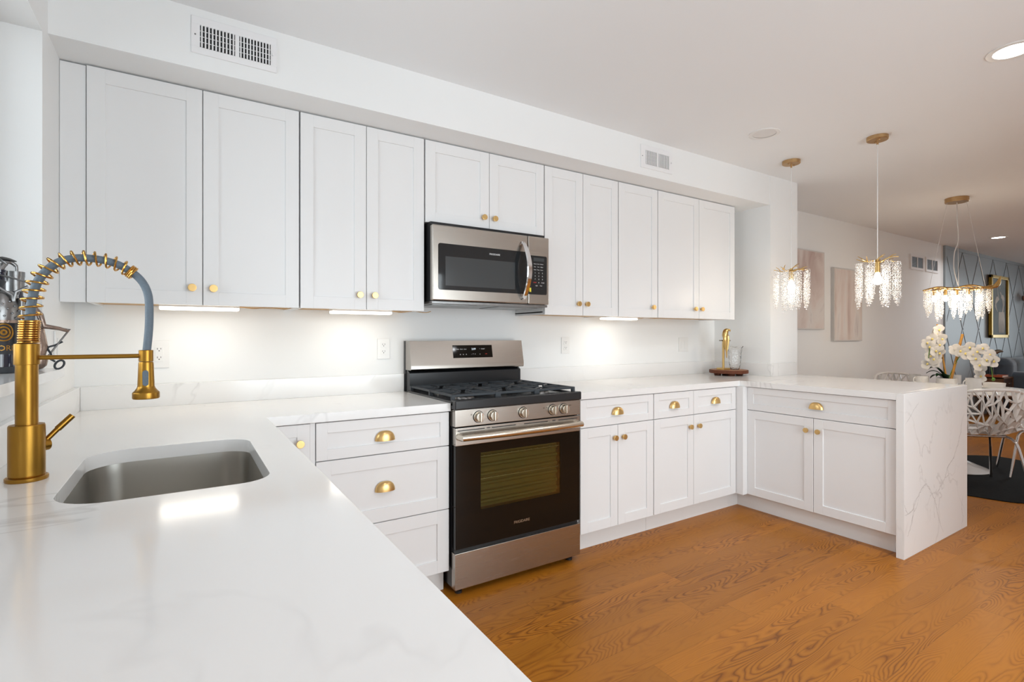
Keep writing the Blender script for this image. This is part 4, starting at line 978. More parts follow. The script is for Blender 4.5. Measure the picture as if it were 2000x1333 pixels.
# cut glass vase
vx, vy = 4.172, -0.292
def vase_glass():
    m, n, l, b = newmat('cut_glass'); b.inputs['Base Color'].default_value = (1, 1, 1, 1); b.inputs['Roughness'].default_value = 0.02; b.inputs['Transmission Weight'].default_value = 1.0; b.inputs['IOR'].default_value = 1.5
    tc = n.new('ShaderNodeTexCoord'); vo = n.new('ShaderNodeTexVoronoi'); vo.inputs['Scale'].default_value = 55; l.new(tc.outputs['Object'], vo.inputs['Vector'])
    bp = n.new('ShaderNodeBump'); bp.inputs['Strength'].default_value = 0.6; bp.inputs['Distance'].default_value = 0.004; l.new(vo.outputs[0], bp.inputs['Height']); l.new(bp.outputs[0], b.inputs['Normal']); return m
M['cutglass'] = vase_glass()
b = bmesh.new(); seg = 48; prof = [(0.030, 0), (0.036, 0.006), (0.040, 0.02), (0.0455, 0.05), (0.049, 0.09), (0.050, 0.13), (0.055, 0.165), (0.063, 0.185)]
rows = []
for j, (r, z) in enumerate(prof):
    rows.append([b.verts.new((math.cos(2*PI*k/seg)*r*(1+(0.02 if j > 0 else 0)*math.cos(2*PI*k/seg*12)), math.sin(2*PI*k/seg)*r*(1+(0.02 if j > 0 else 0)*math.cos(2*PI*k/seg*12)), z+(0.006*math.cos(2*PI*k/seg*6) if j == len(prof)-1 else 0))) for k in range(seg)])
for A, B in zip(rows, rows[1:]):
    for k in range(seg): b.faces.new((A[k], A[(k+1) % seg], B[(k+1) % seg], B[k]))
b.faces.new(rows[0]); bmesh.ops.recalc_face_normals(b, faces=b.faces); bmesh.ops.solidify(b, geom=b.faces[:], thickness=0.004)
g = G(); g.add(b, Matrix.Translation((vx, vy, BT)))
tag(obj('cut_glass_vase', g, 'cutglass', None, org=(vx, vy, BT)), 'clear cut-glass vase with scalloped rim on the log slice', 'vase')

# ================================================================ wall art
def canvas(x0, x1, z0, z1, m, label, d=0.035):
    t = thing('wall_painting', label, 'painting', ((x0+x1)/2, 0, z0))
    obj('canvas_edge', G().box(x0, x1, -d, -0.001, z0, z1, 0.002), 'frame_white', t); obj('painted_face', G().box(x0+0.012, x1-0.012, -d-0.0015, -d+0.001, z0+0.012, z1-0.012), m, t)
    return t
canvas(5.30, 6.10, 1.30, 2.117, 'art1', 'pale blush abstract canvas, partly behind the pier and left pendant')
canvas(6.30, 6.935, 1.176, 1.975, 'art2', 'rose and beige abstract canvas, the lower one between the two pendants')
t = thing('framed_picture', 'tall gilt framed picture of a white crane on the blue wall', 'picture', (11.55, -0.03, 1.2))
X0, X1, Z0, Z1 = 11.13, 11.96, 1.20, 2.205
g = G(); e = 0.05; g.box(X0, X1, -0.075, -0.0305, Z1-e, Z1, 0.006); g.box(X0, X1, -0.075, -0.0305, Z0, Z0+e, 0.006); g.box(X0, X0+e, -0.075, -0.0305, Z0, Z1, 0.006); g.box(X1-e, X1, -0.075, -0.0305, Z0, Z1, 0.006)
obj('frame', g, 'trimwood', t); cv = obj('canvas', G().box(X0+e, X1-e, -0.050, -0.031, Z0+e, Z1-e), 'art3', t)
g = G()
def stroke(pts, w0, w1):
    p = catmull([(x, -0.0515, z) for x, z in pts], 5); n_ = len(p)
    q = G(); q.tube(p, [w0+(w1-w0)*k/(n_-1) for k in range(n_)], 8)
    for v in q.bm.verts: v.co.y = -0.0515+(v.co.y+0.0515)*0.06
    me = bpy.data.meshes.new('x'); q.bm.to_mesh(me); g.bm.from_mesh(me); bpy.data.meshes.remove(me)
cx_ = 11.60
for k in range(9): stroke([(cx_-0.02+k*0.028-0.02, 1.62), (cx_-0.06+k*0.035, 1.45), (cx_-0.05+k*0.03, 1.28)], 0.022, 0.008)
stroke([(cx_+0.12, 1.60), (cx_+0.16, 1.75), (cx_+0.08, 1.88), (cx_+0.0, 1.95)], 0.03, 0.010)
stroke([(cx_-0.08, 1.85), (cx_-0.12, 2.0), (cx_-0.04, 2.08), (cx_-0.0, 2.0)], 0.012, 0.006)
for k in range(8): stroke([(cx_-0.05, 1.83), (cx_-0.16-0.01*k, 1.86-0.02*k), (cx_-0.25+0.02*k, 1.76-0.02*k)], 0.012, 0.004)
for k in range(5): stroke([(cx_+0.05, 1.86), (cx_+0.14+0.01*k, 1.90-0.02*k), (cx_+0.22, 1.84-0.03*k)], 0.012, 0.004)
obj('painted_crane', g, 'artstroke', cv, label='white crane strokes')
t = thing('wall_sconce', 'copper globe sconce on the blue wall at the right edge', 'sconce', (12.95, -0.03, 1.9))
obj('back_plate', G().cyl((12.95, -0.0305, 1.9), (12.95, -0.045, 1.9), 0.05, seg=24), 'copper', t); obj('arm', G().cyl((12.95, -0.045, 1.9), (12.95, -0.13, 1.9), 0.010, seg=12), 'copper', t); obj('globe', G().ball((12.95, -0.19, 1.9), 0.085, sub=3), 'copper', t)

# ================================================================ rug
rr = random.Random(11); poly = []; rcx, rcy = 6.31, -1.27
for k in range(72):
    a = 2*PI*k/72; r = 0.875+0.10*math.cos(2*a+0.4)+0.03*math.sin(7*a)+0.05*math.sin(3*a+1)+rr.uniform(-0.012, 0.012)+0.02*math.sin(11*a); poly.append((rcx+r*math.cos(a), rcy+0.92*r*math.sin(a)))
tag(obj('cowhide_rug', G().prism(poly, 0.0, 0.006), 'hide', None, org=(rcx, rcy, 0)), 'black irregular cowhide rug on the wood floor under the dining table', 'rug')

# ================================================================ dining table
TX, TY, TZ = 6.41, -1.03, 0.750
t = thing('dining_table', 'round white marble pedestal dining table beyond the peninsula', 'table', (TX, TY, 0.006))
obj('tabletop', G().lathe([(0, 0.725), (0.52, 0.727), (0.575, 0.738), (0.58, 0.745), (0.575, 0.75), (0, 0.75)], TX, TY, 72), 'marbletop', t)
obj('pedestal', G().lathe([(0, 0.0065), (0.262, 0.0065), (0.268, 0.012), (0.25, 0.022), (0.19, 0.045), (0.10, 0.085), (0.055, 0.16), (0.040, 0.28), (0.038, 0.45), (0.055, 0.60), (0.10, 0.69), (0.14, 0.7245), (0, 0.7245)], TX, TY, 56), 'white', t)

# ================================================================ dining chairs
def chair(label):
    t = thing('dining_chair', label, 'chair', (0, 0, 0), 0, 'white branch-lattice dining chairs')
    rr = random.Random(21)
    # shell surface: u in [-1,1] round the back, v in [0,1]: 0 at the seat front, 1 at the top rim
    def S(u, v):
        # bucket: seat pan then wrap-around back; +x is the front of the chair
        w_ = 0.265
        if v < 0.42:
            q = v/0.42; x = 0.23-q*0.36; z = 0.445-0.018*math.sin(PI*q)+0.05*abs(u)**3*(0.3+0.7*q); y = u*(0.215+0.03*q)
            return Vector((x, y, z))
        q = (v-0.42)/0.58; ph = u*1.42; R_ = w_*(0.86+0.16*math.sin(min(1, q*1.15)*PI/2)); 
        x = -0.13-(R_-0.10)*0.85*math.cos(ph)*min(1, q*2.2+0.0)+0.10*(1-math.cos(ph))*min(1, q*2.5)+0.02
        y0 = u*0.245; y1 = math.sin(ph)*R_; s_ = min(1, q*2.0); y = y0+(y1-y0)*s_
        top = 0.80-0.11*abs(u)**2.5; z0 = 0.430+0.05*abs(u)**3; z = z0+(top-z0)*q**1.25
        if q < 0.45: x += 0.0
        return Vector((x, y, z))
    pts = []; NU, NV = 12, 11
    for j in range(NV+1):
        for i in range(NU+1):
            u = -1+2*i/NU+(1/NU if j % 2 and i < NU else 0); v = j/NV
            if i not in (0, NU) and j not in (0, NV): u += rr.uniform(-0.055, 0.055); v += rr.uniform(-0.035, 0.035)
            u = max(-1, min(1, u)) if i not in (0, NU) else (-1 if i == 0 else 1)
            pts.append(Vector((u, v)))
    co, ed, fc, *_ = geometry.delaunay_2d_cdt(pts, [], [], 0, 1e-5)
    b = bmesh.new(); vs = [b.verts.new(S(c[0], c[1])) for c in co]
    for f_ in fc:
        try: b.faces.new([vs[i] for i in f_])
        except ValueError: pass
    # merge some triangles for longer branch-like openings
    inner = [e for e in b.edges if len(e.link_faces) == 2]; rr.shuffle(inner); used = set(); rem = []
    for e in inner:
        if len(rem) > len(fc)*0.30: break
        fs = e.link_faces
        if fs[0].index == -1: pass
        ids = (id(fs[0]), id(fs[1]))
        k1 = tuple(sorted(v.co.to_tuple(4) for v in fs[0].verts)); k2 = tuple(sorted(v.co.to_tuple(4) for v in fs[1].verts))
        if k1 in used or k2 in used: continue
        used.add(k1); used.add(k2); rem.append(e)
    bmesh.ops.dissolve_edges(b, edges=rem, use_verts=False)
    bmesh.ops.recalc_face_normals(b, faces=b.faces)
    me = bpy.data.meshes.new('lattice_shell'); b.to_mesh(me); b.free(); me.materials.append(M['white'])
    o = bpy.data.objects.new('lattice_shell', me); C.objects.link(o); o.parent = t
    wm = o.modifiers.new('w', 'WIREFRAME'); wm.thickness = 0.028; wm.use_even_offset = False; wm.use_boundary = True; wm.use_relative_offset = False
    # rim
    rim = [S(-1, 0.42+0.58*k/8) for k in range(9)]+[S(-1+2*k/20, 1) for k in range(1, 20)]+[S(1, 1-0.58*k/8) for k in range(9)]+[S(1, 0.42*(1-k/4)) for k in range(1, 5)]+[S(1-2*k/8, 0) for k in range(1, 9)]+[S(-1, 0.42*k/4) for k in range(1, 4)]
    obj('rim', G().tube(rim, 0.0125, 8, True), 'white', t)
    # chrome frame
    for s_ in (-1, 1):
        g = G(); g.tube(catmull([(0.235, 0.215*s_, 0.006), (0.19, 0.185*s_, 0.30), (0.17, 0.170*s_, 0.375), (0.13, 0.16*s_, 0.402), (0.03, 0.155*s_, 0.407), (-0.07, 0.16*s_, 0.404), (-0.125, 0.17*s_, 0.385), (-0.16, 0.185*s_, 0.32), (-0.235, 0.225*s_, 0.006)], 6), 0.0105, 12)
        obj('leg_frame', g, 'chrome', t, label='chrome leg pair')
    obj('cross_bar', G().cyl((0.10, -0.157, 0.404), (0.10, 0.157, 0.404), 0.009, seg=12).cyl((-0.06, -0.157, 0.404), (-0.06, 0.157, 0.404), 0.009, seg=12), 'chrome', t)
    return t
c1 = chair('white branch-lattice dining chair right behind the peninsula end panel')
c1.location = (5.945, -1.343, 0.0065); c1.rotation_euler = (0, 0, 0.76)
copy_tree(c1, (6.68, -1.55, 0.0065), 2.03, 'white lattice dining chair cut off by the right edge of the photo')
copy_tree(c1, (7.06, -0.40, 0.0065), -2.25, 'far white lattice dining chair whose top peeks over the peninsula beside the mugs')

# ================================================================ tableware
def mug(x, y, r, h, rz, label, name='mug'):
    t = thing(name, label, 'mug', (x, y, TZ), 0, 'mugs and cups on the dining table')
    obj('cup_body', G().lathe([(0, 0.0), (r*0.92, 0.0), (r, 0.004), (r, h), (r-0.003, h), (r-0.004, 0.006), (0, 0.006)], x, y, 36, TZ), 'ceramic', t)
    pts = [(x+math.cos(rz)*(r-0.002+0.026*math.sin(PI*k/10)), y+math.sin(rz)*(r-0.002+0.026*math.sin(PI*k/10)), TZ+h*0.5+h*0.34*math.cos(PI*k/10)) for k in range(11)]
    obj('cup_handle', G().tube(pts, 0.0055, 8), 'ceramic', t)
mug(6.31, -1.205, 0.056, 0.105, 2.4, 'tall white marbled mug nearest the camera, handle to its left')
mug(6.66, -0.70, 0.058, 0.078, 2.5, 'white marbled mug just left of the orchid pot')
mug(6.84, -0.575, 0.050, 0.080, -0.6, 'white cup farthest left on the dining table')
mug(6.93, -0.88, 0.055, 0.088, 0.5, 'plain white cup just behind and right of the orchid pot')
px_, py_ = 6.60, -1.27
tag(obj('plate', G().lathe([(0, 0), (0.06, 0), (0.105, 0.010), (0.108, 0.018), (0.104, 0.018), (0.06, 0.006), (0, 0.006)], px_, py_, 44, TZ), 'ceramic', None, org=(px_, py_, TZ)), 'flat white plate with raised rim under the bowl', 'plate')
tag(obj('bowl', G().lathe([(0, 0.0065), (0.055, 0.0065), (0.075, 0.015), (0.080, 0.055), (0.076, 0.055), (0.070, 0.018), (0, 0.012)], px_-0.0, py_+0.0, 44, TZ), 'ceramic', None, org=(px_, py_, TZ)), 'straight-sided white bowl stacked on the plate', 'bowl')

# ================================================================ orchid
ox, oy = 6.72, -0.885
view = Vector((ox-cam.location.x, oy-cam.location.y, 0)).normalized(); rt = Vector((view.y, -view.x, 0))
t = thing('potted_orchid', 'white orchid in a low white pot with bamboo stakes on the dining table', 'orchid', (ox, oy, TZ))
obj('pot', G().lathe([(0, 0), (0.078, 0), (0.083, 0.004), (0.086, 0.066), (0.080, 0.066), (0.077, 0.055), (0, 0.055)], ox, oy, 44, TZ), 'ceramic', t)
OB = Vector((ox, oy, TZ))
def PO(r, z, d=0): return OB+rt*r+Vector((0, 0, z))+view*d
for (a, b_, r_) in ((PO(0.0, 0.04), PO(-0.075, 0.60, 0.03), 0.008), (PO(0.03, 0.04), PO(0.118, 0.50, 0.02), 0.0115)):
    d = b_-a; g = G(); g.cyl(a, b_, r_, r_*0.95, 12)
    for k in range(1, 5): g.cyl(a+d*(k/5)-d.normalized()*0.004, a+d*(k/5)+d.normalized()*0.004, r_*1.22, r_*1.22, 12, 0.001)
    obj('bamboo_stake', g, 'bamboo', t)
s1 = catmull([PO(-0.01, 0.05), PO(-0.03, 0.22, 0.02), PO(-0.06, 0.40, 0.0), PO(-0.07, 0.50, -0.02), PO(-0.12, 0.42, -0.05), PO(-0.14, 0.26, -0.07)], 6)
s2 = catmull([PO(0.01, 0.05), PO(0.06, 0.2), PO(0.12, 0.32, -0.02), PO(0.20, 0.36, -0.03), PO(0.28, 0.30, -0.04), PO(0.32, 0.18, -0.05), PO(0.33, 0.08, -0.05)], 6)
obj('flower_stem', G().tube(s1, 0.0035, 7), 'stem', t); obj('flower_stem', G().tube(s2, 0.0035, 7), 'stem', t)
obj('bud', G().ball(PO(0.335, 0.075, -0.06), 0.014, (1, 1, 1.2)), 'stem', t, label='green bud')
def leaf(a, L, wd, lift, droop):
    d = Vector((math.cos(a), math.sin(a), 0)); sd = Vector((-d.y, d.x, 0)); b = bmesh.new(); rows = []
    for k in range(9):
        u = k/8; c = OB+Vector((0, 0, 0.05))+d*(L*u)+Vector((0, 0, lift*math.sin(PI*u*0.7)-droop*u*u)); w_ = wd*math.sin(PI*min(1, 0.12+u*0.88))**0.7+0.001
        rows.append([b.verts.new(c+sd*w_*q+Vector((0, 0, 0.008*abs(q)))) for q in (-1, -0.5, 0, 0.5, 1)])
    for A, B in zip(rows, rows[1:]):
        for i in range(4): b.faces.new((A[i], A[i+1], B[i+1], B[i]))
    bmesh.ops.solidify(b, geom=b.faces[:], thickness=0.003); g = G(); g.add(b); return g
ang0 = math.atan2(-rt.y, -rt.x)
for (da, L, wd, li, dr_) in ((0.0, 0.16, 0.042, 0.09, 0.02), (0.35, 0.15, 0.042, 0.12, 0.0), (-0.5, 0.15, 0.045, 0.06, 0.05), (0.9, 0.13, 0.038, 0.07, 0.03), (-1.2, 0.13, 0.040, 0.05, 0.03)): obj('leaf', leaf(ang0+da, L, wd, li, dr_), 'leaf', t)
def flower(c, n, size, seed):
    rr = random.Random(seed); n = Vector(n).normalized(); q = Vector((0, 0, 1)).rotation_difference(n).to_matrix(); b = bmesh.new()
    def petal(a, L, W, cup):
        d = Vector((math.cos(a), math.sin(a), 0)); sd = Vector((-d.y, d.x, 0)); rows = []
        for k in range(6):
            u = k/5; w_ = W*(math.sin(PI*min(1.0, 0.10+u*0.86)))**0.6+0.0005
            rows.append([b.verts.new(q @ (d*L*u+sd*w_*s_+Vector((0, 0, cup*u*u*L+0.15*W*(1-s_*s_)*u)))+Vector(c)) for s_ in (-1, -0.5, 0, 0.5, 1)])
        for A, B in zip(rows, rows[1:]):
            for i in range(4): b.faces.new((A[i], A[i+1], B[i+1], B[i]))
    r0 = rr.uniform(-0.3, 0.3)
    for k in range(3): petal(PI/2+r0+2*PI*k/3, size*0.95, size*0.40, rr.uniform(-0.2, 0.05))
    for s_ in (0, 1): petal(r0+0.12+s_*(PI-0.24), size, size*0.62, rr.uniform(-0.05, 0.25))
    bmesh.ops.solidify(b, geom=b.faces[:], thickness=0.0012); g = G(); g.add(b)
    thr = G(); thr.ball(Vector(c)+n*size*0.16, size*0.16, (1, 1, 1.3)); return g, thr
fl = []
rr = random.Random(3)
for i, (r, z, d) in enumerate([(-0.075, 0.50, -0.03), (-0.11, 0.45, -0.05), (-0.035, 0.45, -0.04), (-0.05, 0.39, -0.05), (-0.13, 0.37, -0.06), (-0.085, 0.33, -0.06), (-0.125, 0.28, -0.06), (-0.055, 0.31, -0.05), (-0.15, 0.20, -0.06), (-0.08, 0.22, -0.05),
                              (0.10, 0.335, -0.04), (0.06, 0.35, -0.03), (0.17, 0.37, -0.05), (0.22, 0.33, -0.06), (0.26, 0.36, -0.04), (0.21, 0.26, -0.07), (0.29, 0.25, -0.07), (0.34, 0.24, -0.05), (0.245, 0.16, -0.06), (0.25, 0.10, -0.06), (-0.06, 0.54, -0.03), (-0.15, 0.41, -0.05), (-0.10, 0.25, -0.07), (0.14, 0.31, -0.05), (0.19, 0.30, -0.06), (0.31, 0.30, -0.05), (0.235, 0.20, -0.08)]):
    nn = -view*1.0+rt*rr.uniform(-0.5, 0.5)+Vector((0, 0, rr.uniform(-0.25, 0.35)))
    gg, th = flower(PO(r, z, d), nn, 0.057, i); fo = obj('blossom', gg, 'petal', t); obj('blossom_throat', th, 'petaly', fo)

# ================================================================ living corner: side table, book, bird, sofa, pillow
t = thing('side_table', 'low walnut side table with a drawer beside the sofa', 'side table', (10.8, -0.22, 0))
g = G(); a0, a1, b0, b1, z0, z1 = 10.52, 10.965, -0.365, -0.045, 0.30, 0.612
g.box(a0, a1, b0, b1, z1-0.02, z1, 0.003); g.box(a0, a1, b0, b1, z0, z0+0.02, 0.003); g.box(a0, a0+0.02, b0, b1, z0, z1); g.box(a1-0.02, a1, b0, b1, z0, z1); g.box(a0, a1, b1-0.01, b1, z0, z1)
obj('case', g, 'walnut', t); dd = obj('drawer', G().box(a0+0.021, a1-0.021, b0+0.006, b1-0.02, z0+0.021, z1-0.021, 0.002), 'walnut_dark', t); obj('drawer_pull', G().box(10.75, 10.83, b0-0.006, b0+0.006, 0.51, 0.525, 0.003), 'steelknob', dd)
for x in (a0+0.03, a1-0.03):
    for y in (b0+0.03, b1-0.03): obj('leg', G().cyl((x, y, 0), (x, y, z0), 0.010, 0.016, 12), 'walnut', t)
t = thing('book', 'orange-red book lying on the walnut side table', 'book', (10.75, -0.2, 0.612))
obj('cover', G().box(10.60, 10.88, -0.33, -0.10, 0.6125, 0.6155).box(10.60, 10.88, -0.33, -0.10, 0.637, 0.640).box(10.60, 10.603, -0.33, -0.10, 0.6125, 0.640), 'book_red', t); obj('pages', G().box(10.604, 10.875, -0.326, -0.104, 0.6157, 0.6368), 'page', t)
t = thing('bird_statue', 'small bronze bird on a slim stand atop the red book', 'figurine', (10.70, -0.20, 0.640))
bc = Vector((10.70, -0.20, 0.97)); vd = Vector((0.51, -0.86, 0))
obj('stand', G().lathe([(0, 0.6405), (0.045, 0.6405), (0.045, 0.648), (0.006, 0.655), (0.004, 0.90), (0.025, 0.92), (0.028, 0.925), (0, 0.93)], bc.x, bc.y, 20), 'bronze', t)
pb = catmull([bc-vd*0.19+Vector((0, 0, -0.03)), bc-vd*0.08+Vector((0, 0, 0.0)), bc, bc+vd*0.05+Vector((0, 0, 0.025)), bc+vd*0.085+Vector((0, 0, 0.03)), bc+vd*0.12+Vector((0, 0, 0.022))], 4)
rad = [0.004, 0.014, 0.036, 0.030, 0.022, 0.002]; rs = []
for k in range(len(pb)):
    u = k/(len(pb)-1)*5; i = min(int(u), 4); rs.append(rad[i]+(rad[i+1]-rad[i])*(u-i))
obj('bird_body', G().tube(pb, rs, 12), 'bronze', t)
obj('bird_leg', G().cyl(bc+Vector((0.01, 0, -0.028)), bc+Vector((0.01, 0, -0.045)), 0.004, seg=8).cyl(bc+Vector((-0.01, 0, -0.028)), bc+Vector((-0.01, 0, -0.045)), 0.004, seg=8), 'bronze', t)
t = thing('sofa', 'dark blue-grey velvet sofa against the diamond panelled wall', 'sofa', (12.3, -0.5, 0))
g = G(); g.box(11.10, 13.5, -0.95, -0.08, 0.10, 0.42, 0.05, 3); obj('base', g, 'sofa', t)
obj('backrest', G().box(11.12, 13.48, -0.28, -0.06, 0.30, 0.875, 0.09, 4), 'sofa', t)
obj('armrest', G().box(11.05, 11.30, -0.95, -0.10, 0.10, 0.68, 0.07, 4), 'sofa', t); obj('armrest', G().box(13.3, 13.55, -0.95, -0.10, 0.10, 0.68, 0.07, 4), 'sofa', t)
for a in (11.31, 12.31): obj('seat_cushion', G().box(a, a+0.98, -0.94, -0.29, 0.42, 0.55, 0.05, 3), 'sofa', t)
for x in (11.2, 13.4):
    for y in (-0.88, -0.16): obj('leg', G().cyl((x, y, 0), (x, y, 0.11), 0.015, 0.02, 12), 'walnut_dark', t)
# armchair-like curved end (chaise back) left of the pillow
obj('back_end', G().box(10.98, 11.35, -0.34, -0.05, 0.30, 0.89, 0.12, 5), 'sofa', t, label='rounded end of the sofa back')
def pillow(x, y, z, rz, tilt, s=0.25):
    b = bmesh.new(); N_ = 12; rows = []
    for top in (1, -1):
        grid = []
        for j in range(N_+1):
            for i in range(N_+1):
                u = -1+2*i/N_; v = -1+2*j/N_; h = 0.075*((1-u*u)*(1-v*v))**0.45*top; k = 1-0.05*(1-abs(u))*abs(v)-0.05*(1-abs(v))*abs(u)
                grid.append(b.verts.new((u*s*k, h, v*s*k)))
        for j in range(N_):
            for i in range(N_):
                q = [grid[j*(N_+1)+i], grid[j*(N_+1)+i+1], grid[(j+1)*(N_+1)+i+1], grid[(j+1)*(N_+1)+i]]; b.faces.new(q)
    bmesh.ops.remove_doubles(b, verts=b.verts, dist=1e-5); bmesh.ops.recalc_face_normals(b, faces=b.faces)
    g = G(); g.add(b, Matrix.Translation((x, y, z)) @ Matrix.Rotation(rz, 4, 'Z') @ Matrix.Rotation(tilt, 4, 'X')); return g
tag(obj('throw_pillow', pillow(11.72, -0.44, 0.775, -0.2, -0.22, 0.22), 'pillow', None, org=(11.72, -0.42, 0.55)), 'cream textured throw pillow leaning on the blue-grey sofa', 'pillow')

# ================================================================ metal bottle-holder sculptures on the sill
SZ = 1.1268
def bottle_parts(t, x, y, lab=False, tilt=0):
    g = G(); g.lathe([(0, 0.0), (0.034, 0.0), (0.0365, 0.004), (0.0365, 0.185), (0.030, 0.212), (0.0145, 0.235), (0.0135, 0.290), (0.0155, 0.292), (0.0155, 0.300), (0, 0.300)], x, y, 32, SZ)
    return g
sx_, sy_ = -0.050, -0.648
V = Vector((sx_-cam.location.x, sy_-cam.location.y, 0)).normalized(); RT = Vector((V.y, -V.x, 0)); V_ = V
def PS(r, z, d=0.0): return Vector((sx_, sy_, 0))+RT*r+Vector((0, 0, z))-V_*d
tag(obj('wine_bottle', bottle_parts(None, sx_, sy_), 'bottle', None, org=(sx_, sy_, SZ)), 'dark wine bottle held by the metal figure nearer the switch plate', 'bottle')
t = thing('metal_figure_bottle_holder', 'gunmetal scrap figure hugging a bottle, nearer the switch plate on the sill', 'sculpture', (sx_, sy_, SZ))
g = G(); g.lathe([(0.038, 1.195), (0.0395, 1.195), (0.0395, 1.255), (0.038, 1.255)], sx_, sy_, 32); obj('bottle_cuff', g, 'steelpol', t)
g = G(); g.box(-0.034, 0.034, -0.020, 0.020, 1.27, 1.335, 0.006); g.map(Matrix.Translation((sx_, sy_, 0)) @ Matrix.Rotation(math.atan2(RT.y, RT.x), 4, 'Z') @ Matrix.Translation((0, -0.045, 0))); obj('torso', g, 'steelpol', t)
g = G(); g.tube([PS(0.0, 1.25, 0.05), PS(0.0, 1.34, 0.05)], 0.012, 12); g.tube([PS(-0.035, 1.325, 0.05), PS(0.04, 1.325, 0.05)], 0.010, 12); obj('spine', g, 'steelpol', t)
g = G(); g.tube([PS(-0.014, 1.335, 0.04), PS(-0.006, 1.375, 0.03)], 0.013, 12); obj('neck', g, 'bottle', t)
hx = PS(-0.006, 0, 0.03); g = G(); g.lathe([(0, 1.372), (0.0235, 1.372), (0.0235, 1.418), (0.0245, 1.418), (0.0245, 1.434), (0, 1.434)], hx.x, hx.y, 28); hd_ = obj('head', g, 'steelpol', t)
g = G(); ri = [PS(-0.036+0.008*math.cos(a), 1.402+0.008*math.sin(a), 0.035) for a in [2*PI*k/12 for k in range(12)]]; g.tube(ri, 0.0018, 6, True); obj('ear_ring', g, 'steelpol', hd_)
g = G(); g.tube(catmull([PS(-0.002, 1.430, 0.03), PS(-0.003, 1.452, 0.03), PS(-0.018, 1.462, 0.035), PS(-0.032, 1.448, 0.045), PS(-0.046, 1.405, 0.05)], 5), [0.0045]*5+[0.0055]*8+[0.008]*4+[0.009]*4, 10); obj('crest', g, 'steelpol', hd_)
for s_, pts_ in ((1, [(0.035, 1.325, 0.05), (0.052, 1.30, 0.06), (0.060, 1.265, 0.06), (0.098, 1.258, 0.05), (0.120, 1.250, 0.04)]), (-1, [(-0.035, 1.325, 0.05), (-0.045, 1.30, 0.07), (-0.03, 1.275, 0.075)])):
    obj('arm', G().tube([PS(*p) for p in pts_], [0.009]*3+([0.006, 0.005] if s_ > 0 else []), 10), 'rust', t)
obj('instrument_bow', G().tube([PS(0.095, 1.260, 0.045), PS(0.124, 1.257, 0.04), PS(0.074, 1.175, 0.05), PS(0.055, 1.15, 0.05)], 0.0028, 8), 'steelpol', t)
g = G(); g.tube(catmull([PS(0.058, 1.160, 0.05), PS(0.078, 1.172, 0.05), PS(0.070, 1.196, 0.05), PS(0.088, 1.205, 0.045), PS(0.106, 1.216, 0.045)], 5), 0.003, 7); obj('hook', g, 'iron', t)
g = G(); g.lathe([(0.020, 1.17), (0.026, 1.20), (0.016, 1.262)], PS(0.046, 0, 0.045).x, PS(0.046, 0, 0.045).y, 16); g.ball(PS(0.05, 1.155, 0.04), 0.022, (1, 1, 1.25)); obj('body_shell', g, 'rust', t)
g = G(); ri = [PS(0.098+0.011*math.cos(a)+0.004*math.sin(a), 1.142+0.0135*math.sin(a), 0.05) for a in [2*PI*k/18 for k in range(18)]]; g.tube(ri, 0.0032, 8, True); g.tube([PS(0.070, 1.165, 0.05), PS(0.088, 1.152, 0.05)], 0.003, 7); obj('foot_ring', g, 'iron', t)
g = G(); g.tube([PS(-0.035, 1.13, 0.05), PS(-0.030, 1.20, 0.05), PS(-0.015, 1.27, 0.045)], 0.007, 10); g.tube([PS(0.035, 1.13, 0.05), PS(0.028, 1.20, 0.05), PS(0.012, 1.27, 0.045)], 0.007, 10); obj('leg', g, 'steelpol', t)
# second one, cut by the left edge
sx_, sy_ = -0.058, -0.800
V = Vector((sx_-cam.location.x, sy_-cam.location.y, 0)).normalized(); RT = Vector((V.y, -V.x, 0)); V_ = V
t = thing('wine_bottle', 'wine bottle with a gold emblem label, at the left edge of the photo', 'bottle', (sx_, sy_, SZ))
obj('glass_body', bottle_parts(None, sx_, sy_), 'bottle', t)
lab = obj('label', G().lathe([(0.0368, 0.055), (0.0372, 0.055), (0.0372, 0.150), (0.0368, 0.150)], sx_, sy_, 40, SZ), 'labelblack', t)
ang = math.atan2(-V.y, -V.x)
def wraptext(name, s_, size, m, z, a0):
    cu = bpy.data.curves.new('t', 'FONT'); cu.body = s_; cu.size = size; cu.extrude = 0.0; cu.align_x = 'CENTER'; cu.align_y = 'CENTER'; cu.resolution_u = 2
    to = bpy.data.objects.new('t', cu); C.objects.link(to); dg = bpy.context.evaluated_depsgraph_get(); me = bpy.data.meshes.new_from_object(to.evaluated_get(dg)); bpy.data.objects.remove(to)
    b = bmesh.new(); b.from_mesh(me); r_ = 0.0376
    for v in b.verts:
        a = a0+v.co.x/r_; v.co = Vector((sx_+math.cos(a)*r_, sy_+math.sin(a)*r_, z+v.co.y))
    g = G(); g.add(b); bpy.data.meshes.remove(me); return obj(name, g, m, lab)
wraptext('label_text', 'CIORN', 0.022, 'labelgold', SZ+0.072, ang+0.25)
g = G()
for (rr_, th_) in ((0.024, 0.0022), (0.015, 0.0025), (0.006, 0.003)):
    ring = []
    for k in range(28):
        a = 2*PI*k/28; xx = rr_*math.cos(a)*0.9; zz = rr_*math.sin(a); aa = ang+0.25+xx/0.0376; ring.append((sx_+math.cos(aa)*0.0376, sy_+math.sin(aa)*0.0376, SZ+0.118+zz))
    g.tube(ring, th_, 6, True)
obj('label_emblem', g, 'labelgold', lab)
t = thing('metal_figure_bottle_holder', 'gunmetal scrap figure with leaf-like blades for hair, cut by the left edge of the photo', 'sculpture', (sx_, sy_, SZ))
